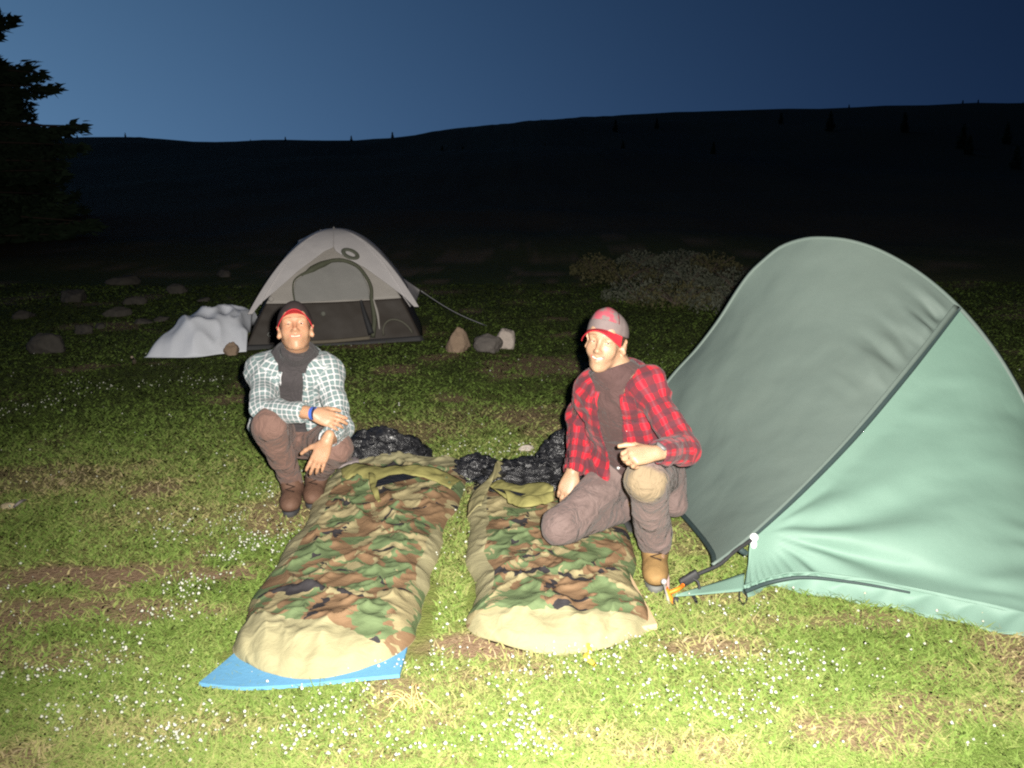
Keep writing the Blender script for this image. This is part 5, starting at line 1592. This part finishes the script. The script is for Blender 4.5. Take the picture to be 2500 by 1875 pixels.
R_DARK = rock_mat('dimmed_grey_stone', (0.045, 0.042, 0.036), (0.105, 0.095, 0.085))  # darker copy of the grey stone; the far rocks' dimness is in the colour
rock('rock', G(1118, 858), (.10, .08, .12), R_TAN, 3, 'brown pointed rock standing by the guy line', .3, 8, .2, taper=.35)
rock('rock', G(1192, 860), (.125, .09, .085), R_GREY, 8, 'brown grey boulder between the pointed rock and the pale one', -.2, 8, .2)
rock('rock', G(1236, 850), (.075, .075, .105), R_PINK, 5, 'pale rounded rock at the outer end of the rock row', .1, 4, .2)
rock('rock', G(566, 866), (.075, .05, .07), R_TAN, 11, 'small tan stone holding down the corner of the pale tarp', .2, 7, .3, taper=.3)
rock('rock', G(118, 858), (.15, .11, .10), R_DARK, 14, 'large grey boulder in the shadow past the tarp', .2, 7, .25)
rock('flat_stone', G(1284, 1100), (.042, .03, .018), R_PINK, 22, 'flat pale stone lying on the turf behind the inner bag', .3, 5, .25)
rock('flat_stone', G(22, 1240), (.035, .025, .016), rock_mat('straw_stone', (.40, .33, .2), (.5, .42, .28)), 23, 'small yellowish stone in the grass with a grey twig', 0, 5, .25)
tg_ = mesh_obj('twig', *tube(spline([G(34, 1238, .02), G(48, 1226, .03), G(62, 1220, .012)], 10), [.006, .008, .004], 6), plain('grey_twig', (.24, .21, .2)))
tag(tg_, 'grey twig touching the small yellowish stone in the grass', 'twig')
post = mesh_obj('wooden_peg', *tube([G(328, 888, -.03), G(328, 884, .02), G(325, 876, .06), G(322, 872, .085)], [.013, .014, .013, .010], 7), plain('weathered_wood', (.30, .24, .18)))
tag(post, 'short weathered wooden peg stuck in the turf off the tarp', 'peg')
wisp = []
rng = np.random.RandomState(5)
w0 = G(1005, 1728)
for k in range(16):
    a = rng.rand() * 2 * PI
    L_ = .03 + .07 * rng.rand()
    wisp.append(tube(spline([w0 + V3(rng.normal() * .01, rng.normal() * .01, .004), w0 + V3(math.cos(a) * L_ * .5, math.sin(a) * L_ * .5, .03 + .02 * rng.rand()), w0 + V3(math.cos(a) * L_, math.sin(a) * L_, .015)], 7), .0016, 4))
o = mesh_obj('dry_grass', *join(wisp), plain('straw', (.62, .42, .2)))
tag(o, 'small wisp of dry straw in front of the blue mat', 'dry grass')
rng = np.random.RandomState(31)
far_spots = [(205, 812, .10), (285, 770, .12), (350, 788, .07), (395, 782, .08), (330, 742, .11), (430, 712, .13), (180, 735, .16), (545, 668, .12), (60, 776, .11), (300, 690, .16), (245, 800, .06), (500, 735, .07)]
for i, (px, py, s_) in enumerate(far_spots):
    g_ = G(px, py)
    rock('rock', g_, (s_ * (0.8 + .5 * rng.rand()), s_ * .75, s_ * (.5 + .25 * rng.rand())), R_DARK, 40 + i, 'dim grey rock on the dark slope behind the pale tarp', rng.rand() * 3, 11, .36, 'rocks on the dark slope')

# ---- scrub clumps at the edge of the flash light
def scrub(px, py, r, h, seed, label, tint):
    rng = np.random.RandomState(seed)
    c = G(px, py); c[2] = hill(c[0], c[1])
    n = 900
    a, q = rng.rand(n) * 2 * PI, np.sqrt(rng.rand(n))
    zz = rng.rand(n) * h * (1 - q ** 2 * .7)
    P = np.stack([c[0] + np.cos(a) * q * r, c[1] + np.sin(a) * q * r * .7, c[2] + zz + .01], 1)
    s_ = .010 + .018 * rng.rand(n)
    d1 = rng.normal(size=(n, 3)); d1 /= np.linalg.norm(d1, axis=1)[:, None]
    d2 = np.cross(d1, rng.normal(size=(n, 3))); d2 /= np.linalg.norm(d2, axis=1)[:, None]
    V = np.stack([P - d1 * s_[:, None], P + d2 * s_[:, None] * .45, P + d1 * s_[:, None], P - d2 * s_[:, None] * .45], 1).reshape(-1, 3)
    root = empty('scrub_bush', tuple(c))
    tag(root, label, 'bush', 'scrub on the edge of the meadow')
    mesh_obj('foliage', V, np.arange(4 * n).reshape(n, 4), tint, root, False)
    st = []
    for k in range(9):
        aa = rng.rand() * 2 * PI
        st.append(tube([c, c + V3(math.cos(aa) * r * .4, math.sin(aa) * r * .3, h * .5), c + V3(math.cos(aa) * r * .7, math.sin(aa) * r * .5, h * .75)], [.007, .005, .003], 4))
    mesh_obj('stem', *join(st), M_STEM, root)['kind'] = 'stuff'
M_STEM = plain('scrub_stem', (.10, .075, .06))
M_SC1, M_SC2 = plain('pale_scrub_leaf', (.085, .092, .065), .8), plain('brown_scrub_leaf', (.075, .07, .03), .8)
rng = np.random.RandomState(77)
for i, (px, py) in enumerate([(1520, 690), (1600, 678), (1680, 700), (1740, 668), (1790, 705), (1560, 735), (1650, 745), (1720, 742), (1800, 760), (1450, 670), (1660, 650), (1560, 650)]):
    scrub(px, py, .30 + .25 * rng.rand(), .16 + .16 * rng.rand(), 100 + i, ('pale leaved' if i % 3 else 'brownish') + ' low scrub bush beyond the kneeling person in the dark', M_SC1 if i % 3 else M_SC2)

# ---- conifers
M_NEEDLE = plain('spruce_needle', (.030, .050, .028), .8, .1, .3, 3)
M_BARK = plain('spruce_bark', (.075, .055, .042), .9)
def conifer(base, h, r, seed, whorls, dens, needle=.09, name='spruce_tree', limbs=True):
    rng = np.random.RandomState(seed)
    root = empty(name, tuple(base))
    base = np.asarray(base, float)
    mesh_obj('trunk', *tube([base + V3(0, 0, -.2), base + V3(.02 * h * rng.normal() * .3, 0, h * .5), base + V3(0, 0, h)], [h * .022, h * .014, h * .002], 8, 12), M_BARK, root)
    V, Br = [], []
    for w in range(whorls):
        t = .06 + .93 * (w / whorls) ** .95
        z = h * t
        L_ = r * (1 - t) ** .75 * (0.80 + .35 * rng.rand()) + .02 * h * .3
        nb_ = 7 if L_ > .5 else 5
        for b in range(nb_):
            if rng.rand() < .10: continue
            a = 2 * PI * (b + rng.rand() * .8) / nb_
            Lb = L_ * (.6 + .55 * rng.rand())
            dv_ = V3(math.cos(a), math.sin(a), 0)
            sag = -.22 - .25 * (1 - t) + .2 * rng.rand()
            p0 = base + V3(0, 0, z)
            tip = p0 + dv_ * Lb + V3(0, 0, sag * Lb + .10 * Lb)
            Br.append(tube([p0, p0 + dv_ * Lb * .5 + V3(0, 0, sag * Lb * .6), tip], [h * .004, h * .0025, h * .001], 4))
            m_ = max(6, int(dens * Lb))
            tt = rng.rand(m_) ** .8
            pp = p0 + dv_ * (Lb * tt)[:, None] + V3(0, 0, 1) * ((sag * Lb * (1 - (1 - tt) ** 2)) + .10 * Lb * tt ** 2)[:, None]
            sd_ = np.cross(dv_, V3(0, 0, 1))
            spread = (.34 * Lb * (1 - tt * .75) * (rng.rand(m_) - .5) * 2)
            pp = pp + sd_ * spread[:, None] + V3(0, 0, 1) * (-.10 * np.abs(spread) + rng.normal(size=m_) * .03 * needle / .09 - .05 * rng.rand(m_))[:, None]
            dd = dv_ * .8 + sd_ * np.sign(spread)[:, None] * .7 + rng.normal(size=(m_, 3)) * .35
            dd /= np.linalg.norm(dd, axis=1)[:, None]
            ee = np.cross(dd, rng.normal(size=(m_, 3))); ee /= np.linalg.norm(ee, axis=1)[:, None]
            s_ = needle * (.6 + .8 * rng.rand(m_))[:, None]
            V.append(np.stack([pp - dd * s_ * .4, pp + ee * s_ * .22, pp + dd * s_, pp - ee * s_ * .22], 1))
    V = np.concatenate(V).reshape(-1, 3)
    mesh_obj('crown', V, np.arange(len(V)).reshape(-1, 4), M_NEEDLE, root, False)
    if limbs: mesh_obj('limbs', *join(Br), M_BARK, root)['kind'] = 'stuff'
    return root
tb_ = WR(-215, 640, 16.0)
t1 = conifer(V3(tb_[0], 16.0, float(hill(tb_[0], 16.0))), 8.2, 3.1, 4, 40, 210, .13)
tag(t1, 'tall dark spruce tree silhouetted against the sky at the meadow edge', 'tree')
t2b = WR(60, 700, 22.0)
t2 = conifer(V3(t2b[0], 22.0, float(hill(t2b[0], 22.0))), 3.6, 1.9, 9, 26, 120, .13)
tag(t2, 'shorter bushy spruce standing in the dark below the tall spruce', 'tree')
# distant conifers: one build, copied
proto = conifer(V3(0, 60, 0), 3.0, .75, 15, 16, 40, .22, limbs=False)
tag(proto, 'small distant conifer on the ridge line against the sky', 'tree', 'conifers on the ridge line')
def place(px, Y, h, first, ridge):
    d_ = ray(px, 400)
    x_ = d_[0] / d_[1] * Y
    if first:
        r_ = proto; ch = []
    else:
        r_ = proto.copy(); COL.objects.link(r_)
        for c_ in list(proto.children):
            k_ = c_.copy(); COL.objects.link(k_); k_.parent = r_
    r_.location = (x_, Y, float(hill(x_, Y)) - .05)
    r_.scale = (h / 3.0,) * 3
    r_.rotation_euler = (0, 0, px * 1.7)
    if ridge:
        tag(r_, 'small distant conifer on the ridge line against the sky', 'tree', 'conifers on the ridge line')
    else:
        tag(r_, 'dark conifer on the unlit hillside below the ridge', 'tree', 'conifers on the hillside')
spots = [(195, 188, 0.88), (312, 188, 0.83), (615, 187, 0.44), (2062, 188, 0.88), (2122, 188, 0.44), (2335, 188, 1.21), (2372, 188, 1.10), (2480, 188, 0.66), (1320, 188, 0.50), (1650, 188, 0.39)]
hillspots = [(2020, 90, 1.76), (2200, 85, 1.65), (2345, 75, 1.87), (2362, 70, 1.43), (2450, 80, 1.65), (1500, 100, 1.21), (1520, 75, 0.83), (860, 130, 0.88), (1080, 85, 0.72), (1130, 70, 0.55), (700, 130, 0.77), (1330, 70, 0.66), (1600, 110, 1.21), (1900, 110, 1.21), (2480, 60, 1.43), (960, 120, 0.88), (560, 140, 0.77), (1740, 65, 0.83)]
for i, (px, Y, h) in enumerate(spots): place(px, Y, h, i == 0, True)
for px, Y, h in hillspots: place(px, Y, h, False, False)
